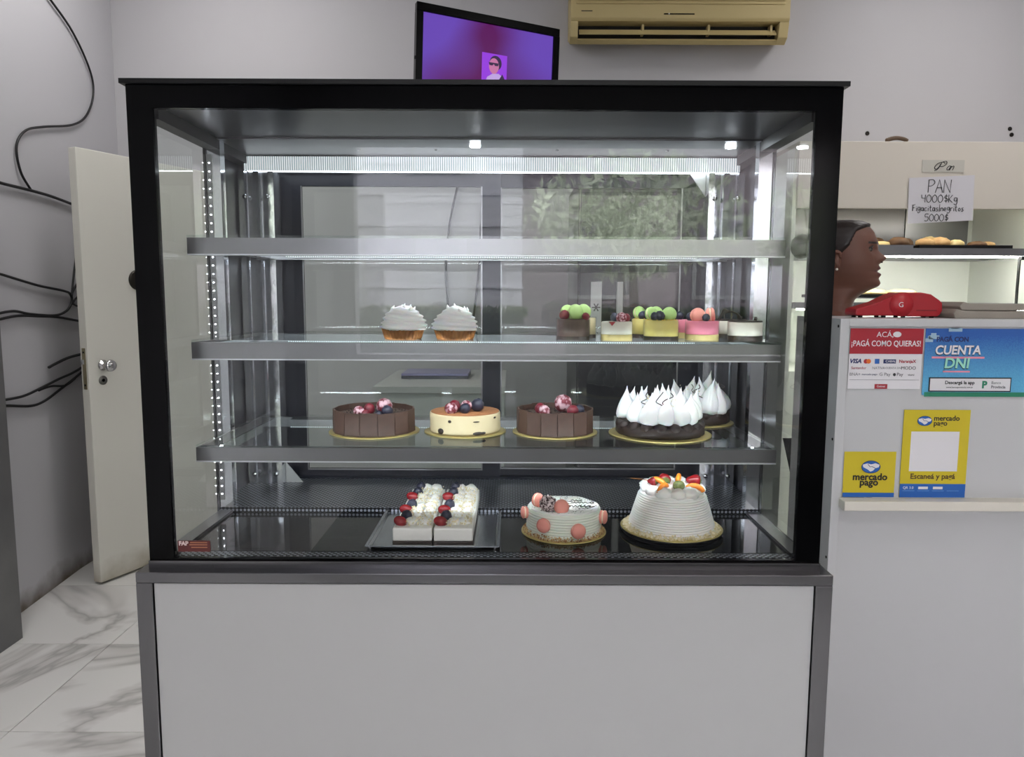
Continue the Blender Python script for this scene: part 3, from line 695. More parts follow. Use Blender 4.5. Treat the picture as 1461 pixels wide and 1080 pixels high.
# --- meringue kiss cakes
def kiss_mesh(seed):
    rd = random.Random(seed); bx, by = rd.uniform(-0.008, 0.008), rd.uniform(-0.006, 0.006)
    pr = [(0.0001,0.0),(0.018,0.0006),(0.0250,0.005),(0.0272,0.013),(0.0262,0.023),(0.0222,0.034),(0.0158,0.046),(0.0095,0.056),(0.005,0.064),(0.0022,0.071),(0.0004,0.079)]
    def fn(a, r, z):
        q = z/0.079; k = 1 + 0.05*math.sin(2*a + seed + 6*q) + 0.02*math.sin(5*a + seed)
        return r*k*math.cos(a) + bx*q**2.5, r*k*math.sin(a) + by*q**2.5, z
    return MB().lathe(pr, 20, fn=fn).mesh('meringue_kiss', M_mering, True)
KISS = [kiss_mesh(s) for s in range(5)]
ME_truf = MB().sphere((0,0,0), 0.016, 14, 10, (1,1,0.85)).mesh('chocolate_truffle', M_choc, True)
def kisscake(x, y, r, rb, label, seed, rings, ks):
    t = thing('meringue_kiss_cake', label, 'cake', (x, y, Z3), 0, 'meringue kiss cakes on the lowest shelf')
    board(t, rb)
    MB().lathe([(0.0001,0.0042),(r-0.004,0.0042),(r,0.008),(r-0.001,0.026),(r-0.006,0.031),(0.0001,0.032)], 64, fn=lambda a, q, z: (q*(1+0.012*math.sin(17*a+z*200))*math.cos(a), q*(1+0.012*math.sin(17*a+z*200))*math.sin(a), z)).build('chocolate_base', M_choc, t, True)
    rd = random.Random(seed); nt = int(2*PI*(r-0.017)/0.033)
    for k in range(nt):
        a = 2*PI*k/nt
        inst('chocolate_truffle', ME_truf, t, ((r-0.014)*math.cos(a), (r-0.014)*math.sin(a), 0.029))
    for rr, n, z0, s in rings:
        for k in range(n):
            a = 2*PI*k/n + rd.uniform(-0.12, 0.12) + rr*20
            s2 = s*rd.uniform(0.92, 1.08)*ks
            inst('meringue_kiss', KISS[rd.randrange(5)], t, (rr*math.cos(a), rr*math.sin(a), z0), (0.22*rr/0.09*math.sin(a)*-1, 0.22*rr/0.09*math.cos(a), rd.uniform(0, 6)), (s2, s2, s2*rd.uniform(0.9, 1.12)))
    for k in range(3):
        a = rd.uniform(-2.8, -0.3); p0 = rd.uniform(0.035, 0.075)
        pts = [(p0*math.cos(a)+rd.uniform(-.012,.012)+0.012*math.cos(j*0.8+k), p0*math.sin(a)-0.006-0.012*math.sin(j*0.5), 0.115-0.008*j) for j in range(6)]
        MB().tube(spline(pts, 4), 0.0012, 6).build('chocolate_drizzle', M_choc, t, True)
    scatter(t, 'gold_crumbs', M_crumb, 60, lambda q: (lambda a, s: (s*math.cos(a), s*math.sin(a), q.uniform(0.075, 0.1)))(q.uniform(0,6.28), 0.065*math.sqrt(q.random())), 0.001, 0.003, seed)
kisscake(0.380, 1.866, 0.112, 0.130, 'large meringue kiss cake on a gold board, the front one', 4, [(0.084, 13, 0.039, 0.92), (0.047, 8, 0.044, 0.98), (0.010, 2, 0.050, 1.0)], 1.0)
kisscake(0.525, 2.045, 0.084, 0.096, 'smaller meringue kiss cake tucked behind near the pillar', 12, [(0.060, 9, 0.034, 1.02), (0.024, 3, 0.042, 1.1)], 1.05)

# --- bottom deck: tray with two cream bars
tr = thing('steel_tray', 'flat rectangular steel tray under two cream dessert bars', 'tray', (-0.183, 1.89, Z0))
M_traym = mat('tray_steel', (188, 190, 194), 0.22, 1.0, bump=0.05, bump_scale=14)
MB().box(-0.143, -0.228, 0.001, 0.143, 0.228, 0.003).build('tray_bottom', M_traym, tr)
rim = MB()
for sx in (-1, 1): rim.prism([(sx*0.143, 0.001), (sx*0.150, 0.009), (sx*0.1515, 0.009), (sx*0.145, 0.001)], 'y', -0.236, 0.236)
for sy in (-1, 1): rim.prism([(sy*0.228, 0.001), (sy*0.235, 0.009), (sy*0.2365, 0.009), (sy*0.230, 0.001)], 'x', -0.150, 0.150)
rim.box(-0.156, -0.242, 0.0085, -0.149, 0.242, 0.0100).box(0.149, -0.242, 0.0085, 0.156, 0.242, 0.0100).box(-0.149, -0.242, 0.0085, 0.149, -0.2345, 0.0100).box(-0.149, 0.2345, 0.0085, 0.149, 0.242, 0.0100)
rim.build('tray_rim', M_traym, tr)
M_barc = mat('bar_cream', (250, 248, 242), 0.5)
ME_half = MB().sphere((0,0,0), 0.013, 16, 10, (1.25, 0.9, 0.9), lambda p: 1 - 0.12*p.x).mesh('strawberry_half', M_straw, True)
def bar(x, label, seed):
    t = thing('cream_dessert_bar', label, 'dessert', (x, 1.848, Z0+0.003), 0, 'cream dessert bars on the tray')
    L = 0.178; W = 0.0465
    MB().box(-W, -L, 0.0, W, L, 0.011).build('chocolate_base', M_choc, t, bevel=0.001)
    MB().box(-W+0.0006, -L+0.0006, 0.011, W-0.0006, L-0.0006, 0.042).build('cream_layer', M_barc, t, bevel=0.003)
    rd = random.Random(seed)
    mb = MB()
    for j in range(8):
        for q in range(2):
            yy = -L + 0.05 + j*0.042; xx = -0.004 + q*0.028 + rd.uniform(-.004,.004)
            mb.sphere((xx, yy, 0.044), 0.017, 14, 8, (1, 1.25, 0.55 + 0.3*(j > 6)), lambda p, s=rd.random()*9: 1 + 0.16*noise.noise((p.x*2+s, p.y*2, p.z*2)))
    o = mb.build('cream_ruffle', M_cream, t, True)
    scatter(t, 'biscuit_crumbs', M_crumb, 520, lambda q: (q.uniform(-0.018, 0.042), q.uniform(-L+0.012, L-0.02), 0.044 + 0.011*q.random()), 0.0012, 0.0036, seed)
    for j, yy in enumerate((-L+0.028, -L+0.125, -L+0.245)):
        inst('strawberry_half', ME_half, t, (-0.030, yy, 0.050), (0.5, 0.2, rd.uniform(-.6,.4)), 1.05)
        inst('blueberry', ME_blue, t, (-0.022, yy+0.038, 0.052), (0.3, 0.2, 0), 1.35)
    MB().tube([(-0.020, L-0.012, 0.04), (-0.021, L-0.010, 0.085)], 0.0009, 6).build('pick', M_darkmetal, t)
    inst('blueberry', ME_blue, t, (-0.020, L-0.02, 0.053), (0.3, 0.2, 0), 1.3)
bar(-0.232, 'cream dessert bar with berries, farther from the pink macaron cake', 1)
bar(-0.136, 'cream dessert bar with berries, closer to the pink macaron cake', 2)

# --- pink macaron birthday cake
t = thing('macaron_cake', 'round white cake with pink macarons, sprinkles and dark lettering', 'cake', (0.131, 1.794, Z0), 0)
board(t, 0.106)
def ridged(r0, r1, z0, z1, n, amp):
    pr = [(0.0001, z0), (r0, z0)]
    for i in range(n*4+1):
        q = i/(n*4); pr.append((r0+(r1-r0)*q + amp*math.sin(2*PI*i/4.0), z0+(z1-z0)*q))
    return pr
M_mint = mat('pale_green_cream', (232, 238, 222), 0.5, sss=0.1)
MB().lathe(ridged(0.0935, 0.091, 0.0042, 0.062, 9, 0.0009) + [(0.088, 0.0655), (0.0001, 0.066)], 72).build('cream_body', M_mint, t, True)
MB().lathe([(0.0001,0.0655),(0.082,0.0655),(0.0885,0.0645),(0.084,0.0680),(0.0001,0.0685)], 56, fn=lambda a, r, z: (r*(1+0.015*math.sin(9*a))*math.cos(a), r*(1+0.015*math.sin(9*a))*math.sin(a), z+0.0012*math.sin(7*a+r*300))).build('cream_top', M_cream, t, True)
for a, z, s in ((-2.15, 0.040, 1.0), (-1.28, 0.030, 1.05), (-3.0, 0.052, 0.9), (-0.28, 0.045, 1.0)):
    macaron(t, ME_macp, (0.099*math.cos(a), 0.099*math.sin(a), z), (PI/2, 0, a+PI/2), s)
macaron(t, ME_macp, (-0.066, -0.010, 0.083), (PI/2, 0.2, 0.9), 1.0); macaron(t, ME_macp, (-0.052, -0.018, 0.076), (PI/2, 0.2, -0.5), 0.9)
macaron(t, ME_macp, (-0.010, -0.062, 0.080), (1.25, 0, 0.05), 1.05)
tf = MB().sphere((0,0,0), 0.0195, 26, 18, (1,1,1), lambda p: 1 + 0.10*noise.noise(p*5)).build('flaked_truffle', M_flake, t, True, loc=(-0.042, -0.050, 0.084))
scatter(tf, 'flakes', M_flake, 160, lambda q: Vector((q.gauss(0,1), q.gauss(0,1), q.gauss(0,1))).normalized()*0.0195, 0.002, 0.0045, 3)
scatter(t, 'sprinkles', mat('dark_sprinkles', (70, 52, 50), 0.5), 170, lambda q: (lambda a, s: (s*math.cos(a), s*math.sin(a), 0.069))(q.uniform(0,6.28), 0.084*math.sqrt(q.random())), 0.0008, 0.0015, 8)
scatter(t, 'praline_edge', M_nuts, 700, lambda q: (lambda a, s: (s*math.cos(a), s*math.sin(a), 0.0055+0.012*max(0, 0.102-s)/0.01*q.random()))(q.uniform(0,6.28), q.uniform(0.0935, 0.102)), 0.0015, 0.0035, 9)
lt = MB()
def squig(x0, y0, pts, s):
    lt.tube(spline([(x0+px*s, y0+py*s, 0.0695) for px, py in pts], 6), 0.0011, 6)
squig(0.010, 0.006, [(0.9,0.9),(0.2,1.1),(-0.3,0.5),(0.3,-0.1),(1.0,0.3),(1.2,0.9),(1.4,0.1),(1.8,0.8),(2.0,0.1),(2.4,0.9),(2.6,0.1),(3.0,0.8),(3.3,0.1),(3.7,0.4),(4.1,0.9),(4.4,0.4),(4.0,0.0),(3.7,0.5)], 0.0150)
squig(0.010, -0.026, [(0.0,1.1),(0.3,0.9),(0.1,0.1),(0.6,0.9),(0.8,0.0),(1.2,0.9),(1.4,0.0),(1.8,0.8),(2.2,0.9),(1.9,0.2),(2.4,0.3),(2.8,1.1),(2.7,0.1),(3.2,0.6),(3.7,0.8),(3.4,0.1),(3.9,0.2),(4.3,0.5)], 0.0150)
squig(0.020, 0.030, [(0,0.2),(0.5,0.9),(0.8,0.1),(1.3,0.8),(1.5,0.2),(2.1,0.5),(2.6,0.3)], 0.011)
squig(0.034, -0.040, [(0,0.2),(0.6,0.5),(1.1,0.2),(1.8,0.5),(2.4,0.3)], 0.010)
lt.build('icing_lettering', M_choc, t, True)

# --- white ribbed fruit cake
t = thing('fruit_cream_cake', 'tall white ribbed cream cake topped with strawberries and peach slices', 'cake', (0.401, 1.796, Z0), 0)
MB().lathe([(0.0001,0.0),(0.120,0.0),(0.126,0.009),(0.126,0.012),(0.0001,0.012)], 64).build('black_tray', M_blackmat, t, True)
MB().lathe([(0.0001,0.012),(0.125,0.012),(0.126,0.0135),(0.124,0.0145),(0.0001,0.0145)], 64).build('cake_board', M_goldboard, t, True)
MB().lathe(ridged(0.1075, 0.0815, 0.0145, 0.100, 16, 0.0019) + [(0.078, 0.104), (0.0001, 0.106)], 80).build('cream_body', M_cream, t, True)
scatter(t, 'cream_skirt', M_crumb, 800, lambda q: (lambda a, s: (s*math.cos(a), s*math.sin(a), 0.015+0.010*(0.12-s)/0.015*q.random()))(q.uniform(0,6.28), q.uniform(0.105, 0.120)), 0.002, 0.0045, 21)
rd = random.Random(5)
blob = MB().sphere((0,0,0), 0.018, 18, 12, (1,1,0.75), lambda p: 1 + 0.20*noise.noise(p*2.5)).mesh('cream_rosette', M_cream, True)
for k in range(12):
    a = 2*PI*k/12
    inst('cream_rosette', blob, t, (0.062*math.cos(a), 0.062*math.sin(a), 0.110), (0, 0, k*1.7), rd.uniform(0.9, 1.25))
for k in range(5):
    a = 2*PI*k/5+0.3
    inst('cream_rosette', blob, t, (0.03*math.cos(a), 0.03*math.sin(a), 0.112), (0, 0, k*1.3), 1.1)
ME_straw = MB().lathe([(0.0001,-0.020),(0.006,-0.016),(0.0125,-0.003),(0.014,0.006),(0.010,0.012),(0.0001,0.013)], 18).mesh('strawberry', M_straw, True)
for px, py, rx, ry, rz, s in ((-0.050, -0.010, 1.4, 0.4, 0.9, 0.8), (-0.018, 0.012, 1.9, 0.6, 0.2, 1.15), (0.055, 0.0, 1.6, -0.3, 1.4, 1.1)):
    st_ = inst('strawberry', ME_straw, t, (px, py, 0.131), (rx, ry, rz), s)
    MB().lathe([(0.0001,0.016),(0.005,0.014),(0.011,0.012),(0.004,0.0125),(0.0001,0.013)], 10).build('calyx', M_kiwi, st_)
ME_peach = MB().tube(spline([(-0.024,0,-0.004),(-0.012,0,0.005),(0.004,0,0.007),(0.018,0,0.002),(0.026,0,-0.006)], 5), [0.001]+[0.0055+0.0025*math.sin(PI*i/20) for i in range(1,20)]+[0.001], 10).mesh('peach_slice', M_orange, True)
for px, py, z, rx, ry, rz in ((-0.038, -0.018, 0.134, 0.0, 0.6, -0.6), (-0.034, -0.048, 0.126, 0.2, -0.5, 0.8), (0.014, 0.0, 0.133, 0.2, -1.2, 1.2), (0.046, -0.042, 0.126, -0.3, 0.25, -0.25)):
    inst('peach_slice', ME_peach, t, (px, py, z-0.004), (rx*0.6, ry*0.6, rz), 0.85)
MB().sphere((0,0,0), 0.013, 18, 12, (1.15,1,0.95), lambda p: 1 + 0.06*noise.noise(p*6)).build('gooseberry', M_kiwi, t, True, loc=(0.008, -0.036, 0.127))
MB().tube([(-0.055, -0.005, 0.130), (-0.075, -0.004, 0.134), (-0.105, -0.002, 0.137)], 0.0008, 6).build('cherry_stem', M_crust, t)

# ------------------------------------------------------------------ white service counter on the right
ct = thing('service_counter', 'tall white laminate counter beside the cake case', 'counter', (0.868, 1.95, 0))
OX, OY = 0.868, 1.95
def kbox(name, x0, y0, z0, x1, y1, z1, m=None, parent=None, bevel=0.0):
    return box(name, (x0-OX, y0-OY, z0, x1-OX, y1-OY, z1), m or M_counter, parent or ct, bevel)
kbox('end_panel', 0.868, 1.95, 0.0, 0.892, 2.25, 1.345, None, None, 0.001)
kbox('counter_top', 0.892, 1.95, 1.325, 3.1, 2.25, 1.345, None, None, 0.001)
kbox('upper_front_panel', 0.892, 1.958, 0.86, 3.1, 1.975, 1.325)
kbox('lower_front_panel', 0.892, 1.965, 0.0, 3.1, 1.985, 0.835)
kbox('ledge', 0.889, 1.915, 0.834, 3.1, 1.958, 0.860, mat('cream_edging', (214, 208, 196), 0.4), None, 0.002)
for zz in (1.335, 1.03, 0.70):
    MB().lathe([(0.004,0),(0.004,0.0015),(0.0001,0.002)], 10).build('screw', M_darkmetal, ct, True, loc=(0.868-OX, 1.957-OY+0.004, zz-0.01), rot=(0,-PI/2,0))

# --- printed signs on the counter
SY = 1.957
def sign_thing(name, label, cat='sign'): return thing(name, label, cat, (0, 0, 0))
def plate(parent, name, x0, z0, x1, z1, m, lay=1, th=0.0006):
    y = SY - 0.0009*lay
    return box(name, (x0, y - th, z0, x1, y, z1), m, parent)
M_pred = mat('print_red', (160, 26, 42), 0.45); M_pwhite = mat('print_white', (226, 223, 226), 0.45); M_pnavy = mat('print_navy', (28, 40, 96), 0.45)
M_pblue = mat('print_blue', (28, 92, 172), 0.45); M_pyel = mat('print_yellow', (200, 180, 26), 0.45); M_pgreen = mat('print_green', (30, 122, 92), 0.45)
M_porange = mat('print_orange', (216, 106, 34), 0.45); M_pgrey = mat('print_grey', (120, 118, 122), 0.5); M_ppink = mat('print_pink', (226, 140, 158), 0.45)
def ty(lay): return SY - 0.0009*lay - 0.0008
s = sign_thing('payment_sticker', 'red and white card payment sticker reading ACA, PAGA COMO QUIERAS')
plate(s, 'sheet', 0.898, 1.158, 1.092, 1.319, M_pwhite, 1)
plate(s, 'red_band', 0.898, 1.252, 1.0925, 1.3195, M_pred, 2)
text('print_text', 'ACÁ,', 0.020, 0.990, ty(2), 1.303, M_pwhite, s)
b_ = MB().lathe([(0.0001,0),(0.010,0),(0.010,0.0004),(0.0001,0.0004)], 24).build('chat_bubble_mark', M_pwhite, s, loc=(1.022, ty(2)+0.0004, 1.304), rot=(PI/2,0,0)); b_.scale = (1.1, 0.75, 1)
text('print_text', '¡PAGÁ COMO QUIERAS!', 0.0215, 0.994, ty(2), 1.279, M_pwhite, s, sx=0.80, bold=0.0002)
text('print_text', 'VISA', 0.016, 0.915, ty(1), 1.232, M_pnavy, s, shear=0.25, bold=0.0006)
for dx, mm in ((-0.0035, M_pred), (0.0035, M_porange)):
    MB().lathe([(0.0001,0),(0.0062,0),(0.0062,0.0004),(0.0001,0.0004)], 20).build('card_mark', mm, s, loc=(0.947+dx, ty(1)+0.0004-(0.0003 if dx > 0 else 0), 1.232), rot=(PI/2,0,0))
plate(s, 'card_mark', 0.967, 1.2255, 0.979, 1.2385, M_pblue, 2)
plate(s, 'card_mark', 0.990, 1.2265, 1.023, 1.2375, M_pnavy, 2)
text('print_text', 'CABAL', 0.009, 1.009, ty(2), 1.232, M_pwhite, s)
text('print_text', 'NaranjaX', 0.0115, 1.054, ty(1), 1.232, M_pred, s, bold=0.0003)
text('print_text', 'Santander', 0.0100, 0.925, ty(1), 1.214, M_pred, s)
text('print_text', 'NATIVA', 0.0095, 0.978, ty(1), 1.214, M_pgrey, s)
text('print_text', 'CUENTA DNI', 0.0072, 1.018, ty(1), 1.214, M_pgrey, s)
text('print_text', 'MODO', 0.0125, 1.058, ty(1), 1.214, M_ink, s)
text('print_text', 'BNA+', 0.0115, 0.916, ty(1), 1.197, M_pgrey, s)
text('print_text', 'mercado pago', 0.0072, 0.955, ty(1), 1.197, M_pnavy, s)
text('print_text', 'G Pay', 0.0125, 0.996, ty(1), 1.197, M_pgrey, s)
text('print_text', 'Pay', 0.0125, 1.036, ty(1), 1.197, M_ink, s)
MB().sphere((0,0,0), 0.004, 12, 8, (1,0.1,1.05)).build('round_mark', M_ink, s, True, loc=(1.0215, ty(1), 1.1965))
text('print_text', 'viumi', 0.008, 1.066, ty(1), 1.196, M_ink, s)
plate(s, 'rule_line', 0.902, 1.1822, 1.088, 1.1830, M_pgrey, 2)
plate(s, 'red_tag', 0.970, 1.1585, 1.004, 1.171, M_pred, 2)
text('print_text', 'Getnet', 0.008, 0.987, ty(2), 1.165, M_pwhite, s)

def grad_print(name, z0, z1, c0, c1):
    m = bpy.data.materials.new(name); m.use_nodes = True; nt = m.node_tree; b = nt.nodes['Principled BSDF']; b.inputs['Roughness'].default_value = 0.4
    g = nt.nodes.new('ShaderNodeTexCoord'); sp = nt.nodes.new('ShaderNodeSeparateXYZ'); nt.links.new(g.outputs['Object'], sp.inputs[0])
    mr = nt.nodes.new('ShaderNodeMapRange'); mr.inputs['From Min'].default_value = z0; mr.inputs['From Max'].default_value = z1
    nt.links.new(sp.outputs['Z'], mr.inputs['Value'])
    n = nt.nodes.new('ShaderNodeTexVoronoi'); n.inputs['Scale'].default_value = 260; nt.links.new(g.outputs['Object'], n.inputs['Vector'])
    ms = nt.nodes.new('ShaderNodeMath'); ms.operation = 'MULTIPLY_ADD'; ms.inputs[1].default_value = 0.25
    nt.links.new(n.outputs['Distance'], ms.inputs[0]); nt.links.new(mr.outputs[0], ms.inputs[2])
    r = nt.nodes.new('ShaderNodeValToRGB'); r.color_ramp.elements[0].color = rgb(*c0); r.color_ramp.elements[1].color = rgb(*c1)
    nt.links.new(ms.outputs[0], r.inputs['Fac']); nt.links.new(r.outputs['Color'], b.inputs['Base Color'])
    return m
s = sign_thing('app_sticker', 'blue pixel style payment sticker with a white caption box')
M_skyp = grad_print('print_sky', 1.17, 1.32, (96, 178, 214), (34, 88, 164))
box('sheet', (1.098, SY-0.0015, 1.142, 1.39, SY-0.0009, 1.320), M_skyp, s)
plate(s, 'grass_strip', 1.104, 1.138, 1.39, 1.150, M_pgreen, 2)
for x, z, w_ in ((1.106, 1.292, 0.028), (1.158, 1.312, 0.036), (1.098, 1.284, 0.02)):
    plate(s, 'cloud', x, z, x+w_, z+0.010, mat('print_cloud', (150, 178, 196), 0.5), 2)
    plate(s, 'cloud', x+0.006, z+0.010, x+w_-0.008, z+0.016 if z < 1.3 else z+0.0075, MATS['print_cloud'], 2)
text('print_text', 'PAGÁ CON', 0.0175, 1.170, ty(2), 1.291, M_pnavy, s, bold=0.0006, sx=0.95)
for dy, dz, mm in ((2, -0.0022, M_ink), (3, 0.0, M_pwhite)):
    text('print_text', 'CUENTA', 0.033, 1.185, ty(dy), 1.262+dz, mm, s, shear=0.1, bold=0.0009, sx=0.93)
plate(s, 'pink_underline', 1.118, 1.2405, 1.258, 1.2455, M_ppink, 2)
for dy, dz, mm in ((3, -0.002, M_ink), (4, 0.0, mat('print_mint', (150, 214, 190), 0.45))):
    text('print_text', 'DNI', 0.038, 1.184, ty(dy), 1.227+dz, mm, s, shear=0.1, bold=0.001)
plate(s, 'pink_underline', 1.150, 1.2035, 1.222, 1.2075, M_ppink, 2)
plate(s, 'caption_border', 1.114, 1.1515, 1.334, 1.190, M_ink, 3)
plate(s, 'caption_box', 1.117, 1.1545, 1.331, 1.187, M_pwhite, 4)
text('print_text', 'Descargá la app', 0.0125, 1.196, ty(4), 1.176, M_ink, s, bold=0.0003)
text('print_text', 'www.bancoprovincia.com.ar', 0.0062, 1.196, ty(4), 1.1635, M_ink, s)
text('print_logo', 'P', 0.026, 1.262, ty(4), 1.170, M_pgreen, s, bold=0.0012)
text('print_text', 'Banco', 0.0105, 1.280, ty(4), 1.176, M_pgrey, s, 'LEFT')
text('print_text', 'Provincia', 0.0105, 1.280, ty(4), 1.1645, M_pgrey, s, 'LEFT', bold=0.0003)
def handshake(parent, x, z, w_, lay):
    y = ty(lay)
    o = MB().lathe([(0.0001,0),(1,0),(1,0.0004),(0.0001,0.0004)], 32).build('logo_oval', M_pnavy, parent, loc=(x, y+0.0004, z), rot=(PI/2,0,0)); o.scale = (w_, w_*0.68, 1)
    o = MB().lathe([(0.0001,0),(1,0),(1,0.0004),(0.0001,0.0004)], 32).build('logo_sky', M_pblue, parent, loc=(x, y-0.0001, z), rot=(PI/2,0,0)); o.scale = (w_*0.93, w_*0.61, 1)
    h = MB().prism([(-0.88,0.25),(-0.4,0.38),(0,0.28),(0.45,0.40),(0.88,0.25),(0.8,-0.02),(0.45,-0.12),(0.2,-0.40),(-0.05,-0.48),(-0.35,-0.25),(-0.8,-0.02)], 'y', -0.0003, 0.0)
    o = h.build('logo_hands', M_pwhite, parent, loc=(x, y-0.0006, z)); o.scale = (w_, 1, w_)
    o = MB().tube([(-0.35,0,0.3),(-0.1,0,0.02),(0.1,0,0.05),(0.45,0,-0.12)], 0.035, 6).build('logo_line', M_pnavy, parent, loc=(x, y-0.0009, z)); o.scale = (w_, 0.01, w_)
s = sign_thing('payment_card', 'small square yellow payment card with a blue handshake oval')
plate(s, 'sheet', 0.900, 0.8615, 1.040, 0.987, M_pyel, 1)
plate(s, 'blue_strip', 0.900, 0.8615, 1.040, 0.8735, M_pblue, 2)
handshake(s, 0.973, 0.945, 0.026, 2)
text('print_text', 'mercado', 0.0265, 0.972, ty(2), 0.917, M_ink, s, bold=0.0007)
text('print_text', 'pago', 0.0265, 0.970, ty(2), 0.902, M_ink, s, bold=0.0007)
s = sign_thing('payment_stand', 'tall yellow and blue sign reading Escaneá y pagá with a blank white square')
plate(s, 'sheet', 1.054, 0.8615, 1.232, 1.102, M_pyel, 1, 0.002)
plate(s, 'blue_strip', 1.054, 0.8615, 1.232, 0.899, M_pblue, 3)
plate(s, 'blank_square', 1.076, 0.934, 1.206, 1.043, M_pwhite, 3)
handshake(s, 1.110, 1.072, 0.020, 3)
text('print_text', 'mercado', 0.0195, 1.134, ty(3), 1.079, M_ink, s, 'LEFT', bold=0.0004)
text('print_text', 'pago', 0.0195, 1.134, ty(3), 1.0655, M_ink, s, 'LEFT', bold=0.0004)
text('print_text', 'Escaneá y pagá', 0.0205, 1.141, ty(3), 0.9195, mat('print_brown', (72, 52, 20), 0.5), s, bold=0.0004)
text('print_text', 'QR 3.0', 0.010, 1.077, ty(3), 0.888, M_pwhite, s)
for x in (1.104, 1.144): plate(s, 'bank_mark', x, 0.8845, x+0.026, 0.8915, M_pwhite, 4)
for x in (1.062, 1.102, 1.142, 1.182):
    plate(s, 'fine_print', x, 0.8795, x+0.032, 0.8805, mat('print_lightblue', (110, 160, 214), 0.5), 4)

# --- red card terminal
CTZ = 1.345
t = thing('card_terminal', 'red card payment terminal with a white G mark on the counter', 'card terminal', (1.08, 2.10, CTZ))
prof = [(0.012,0.006),(-0.118,0.006),(-0.121,0.012),(-0.119,0.024),(-0.055,0.044),(-0.010,0.066),(0.004,0.071),(0.060,0.071),(0.088,0.066),(0.112,0.050),(0.121,0.042),(0.122,0.020),(0.116,0.008),(0.108,0.004),(0.030,0.004)]
MB().prism(prof, 'y', -0.035, 0.035).build('body', M_red, t, bevel=0.004)
MB().lathe([(0.0001,0),(0.033,0),(0.033,0.0015),(0.0001,0.0025)], 36).build('roll_cover', mat('red_plastic_light', (182, 34, 44), 0.4), t, True, loc=(0.006, -0.035, 0.037), rot=(PI/2,0,0))
box('cover_groove', (0.048, -0.0362, 0.020, 0.105, -0.035, 0.022), mat('deep_red', (104, 14, 22), 0.5), t)
text('logo_mark', 'G', 0.020, 0.004, -0.0380, 0.036, M_pwhite, t)
for x in (-0.10, -0.035, 0.02, 0.10):
    MB().lathe([(0.006,0),(0.006,0.007),(0.0001,0.007)], 12).build('rubber_foot', M_plastic_bl, t, loc=(x, -0.02, 0.0))
    MB().lathe([(0.006,0),(0.006,0.007),(0.0001,0.007)], 12).build('rubber_foot', M_plastic_bl, t, loc=(x, 0.02, 0.0))
# --- grey bags lying on the counter
M_bag = mat('grey_paper', (150, 142, 132), 0.8, bump=0.3, bump_scale=20)
for k, (dx, z0, h) in enumerate([(0.0, 0.0, 0.021), (0.022, 0.022, 0.019)]):
    t = MB().prism([(1.212+dx, 0), (1.206+dx, h*0.6), (1.216+dx, h*1.25), (1.235+dx, h), (1.55, h*0.9), (1.552, 0)], 'y', 2.02+0.01*k, 2.20).build('paper_bag', M_bag, bevel=0.002)
    t.location.z = CTZ + z0
    tag(t, ['folded grey paper bag lying flat on the counter, bottom one', 'folded grey paper bag lying flat on the counter, top one'][k], 'paper bag', 'grey bags beside the terminal')

# ------------------------------------------------------------------ bread display at the back right
bd = thing('bread_display', 'lit white bread display unit behind the counter', 'display unit', (2.1, 3.7, 0))
def dbox(name, x0, y0, z0, x1, y1, z1, m, parent=None, bevel=0.0): return box(name, (x0-2.1, y0-3.7, z0, x1-2.1, y1-3.7, z1), m, parent or bd, bevel)
M_lit = mat('lit_white_panel', (238, 241, 232), 0.5)
dbox('fascia', 1.40, 3.70, 1.838, 3.1, 3.72, 2.160, M_fascia, None, 0.002)
dbox('fascia_top', 1.40, 3.72, 2.14, 3.1, 4.34, 2.16, M_fascia)
dbox('back_panel', 1.40, 4.33, 0.0, 3.1, 4.35, 2.14, M_lit)
dbox('steel_back_panel', 1.42, 4.30, 1.66, 2.25, 4.33, 2.13, M_steeldk)
dbox('steel_back_panel', 2.26, 4.305, 1.66, 2.62, 4.33, 2.13, M_steel)
dbox('side_panel', 2.66, 3.76, 0.0, 2.69, 4.33, 2.14, M_lit)
dbox('side_panel', 1.40, 3.76, 0.0, 1.42, 4.33, 2.14, M_lit)
sh = dbox('upper_shelf', 1.42, 3.75, 1.612, 2.66, 4.29, 1.650, M_steel)
dbox('shelf_led', 1.45, 3.765, 1.604, 2.62, 3.775, 1.611, mat('warm_led', (255, 255, 244), 0.5, emit=BREAD_LED), sh)
sh = dbox('lower_shelf', 1.42, 3.75, 1.345, 2.66, 4.29, 1.375, M_steel)
dbox('shelf_led', 1.45, 3.765, 1.337, 2.62, 3.775, 1.344, MATS['warm_led'], sh)
dbox('base_cabinet', 1.42, 3.80, 0.0, 2.66, 4.30, 1.02, M_lit)
dbox('fascia_led', 1.45, 3.74, 1.846, 2.62, 3.75, 1.853, mat('fascia_led', (255, 255, 244), 0.5, emit=30.0))
gp = dbox('glass_guard', 2.42, 3.55, 1.0, 3.0, 3.556, 1.583, M_glass)
dbox('guard_edge', 2.42, 3.54, 1.583, 3.0, 3.566, 1.60, M_blackmat, gp)
dbox('guard_edge', 2.416, 3.545, 1.0, 2.42, 3.561, 1.583, M_blackmat, gp)
dbox('guard_foot', 2.42, 3.54, 0.0, 3.0, 3.80, 1.0, M_lit, gp)
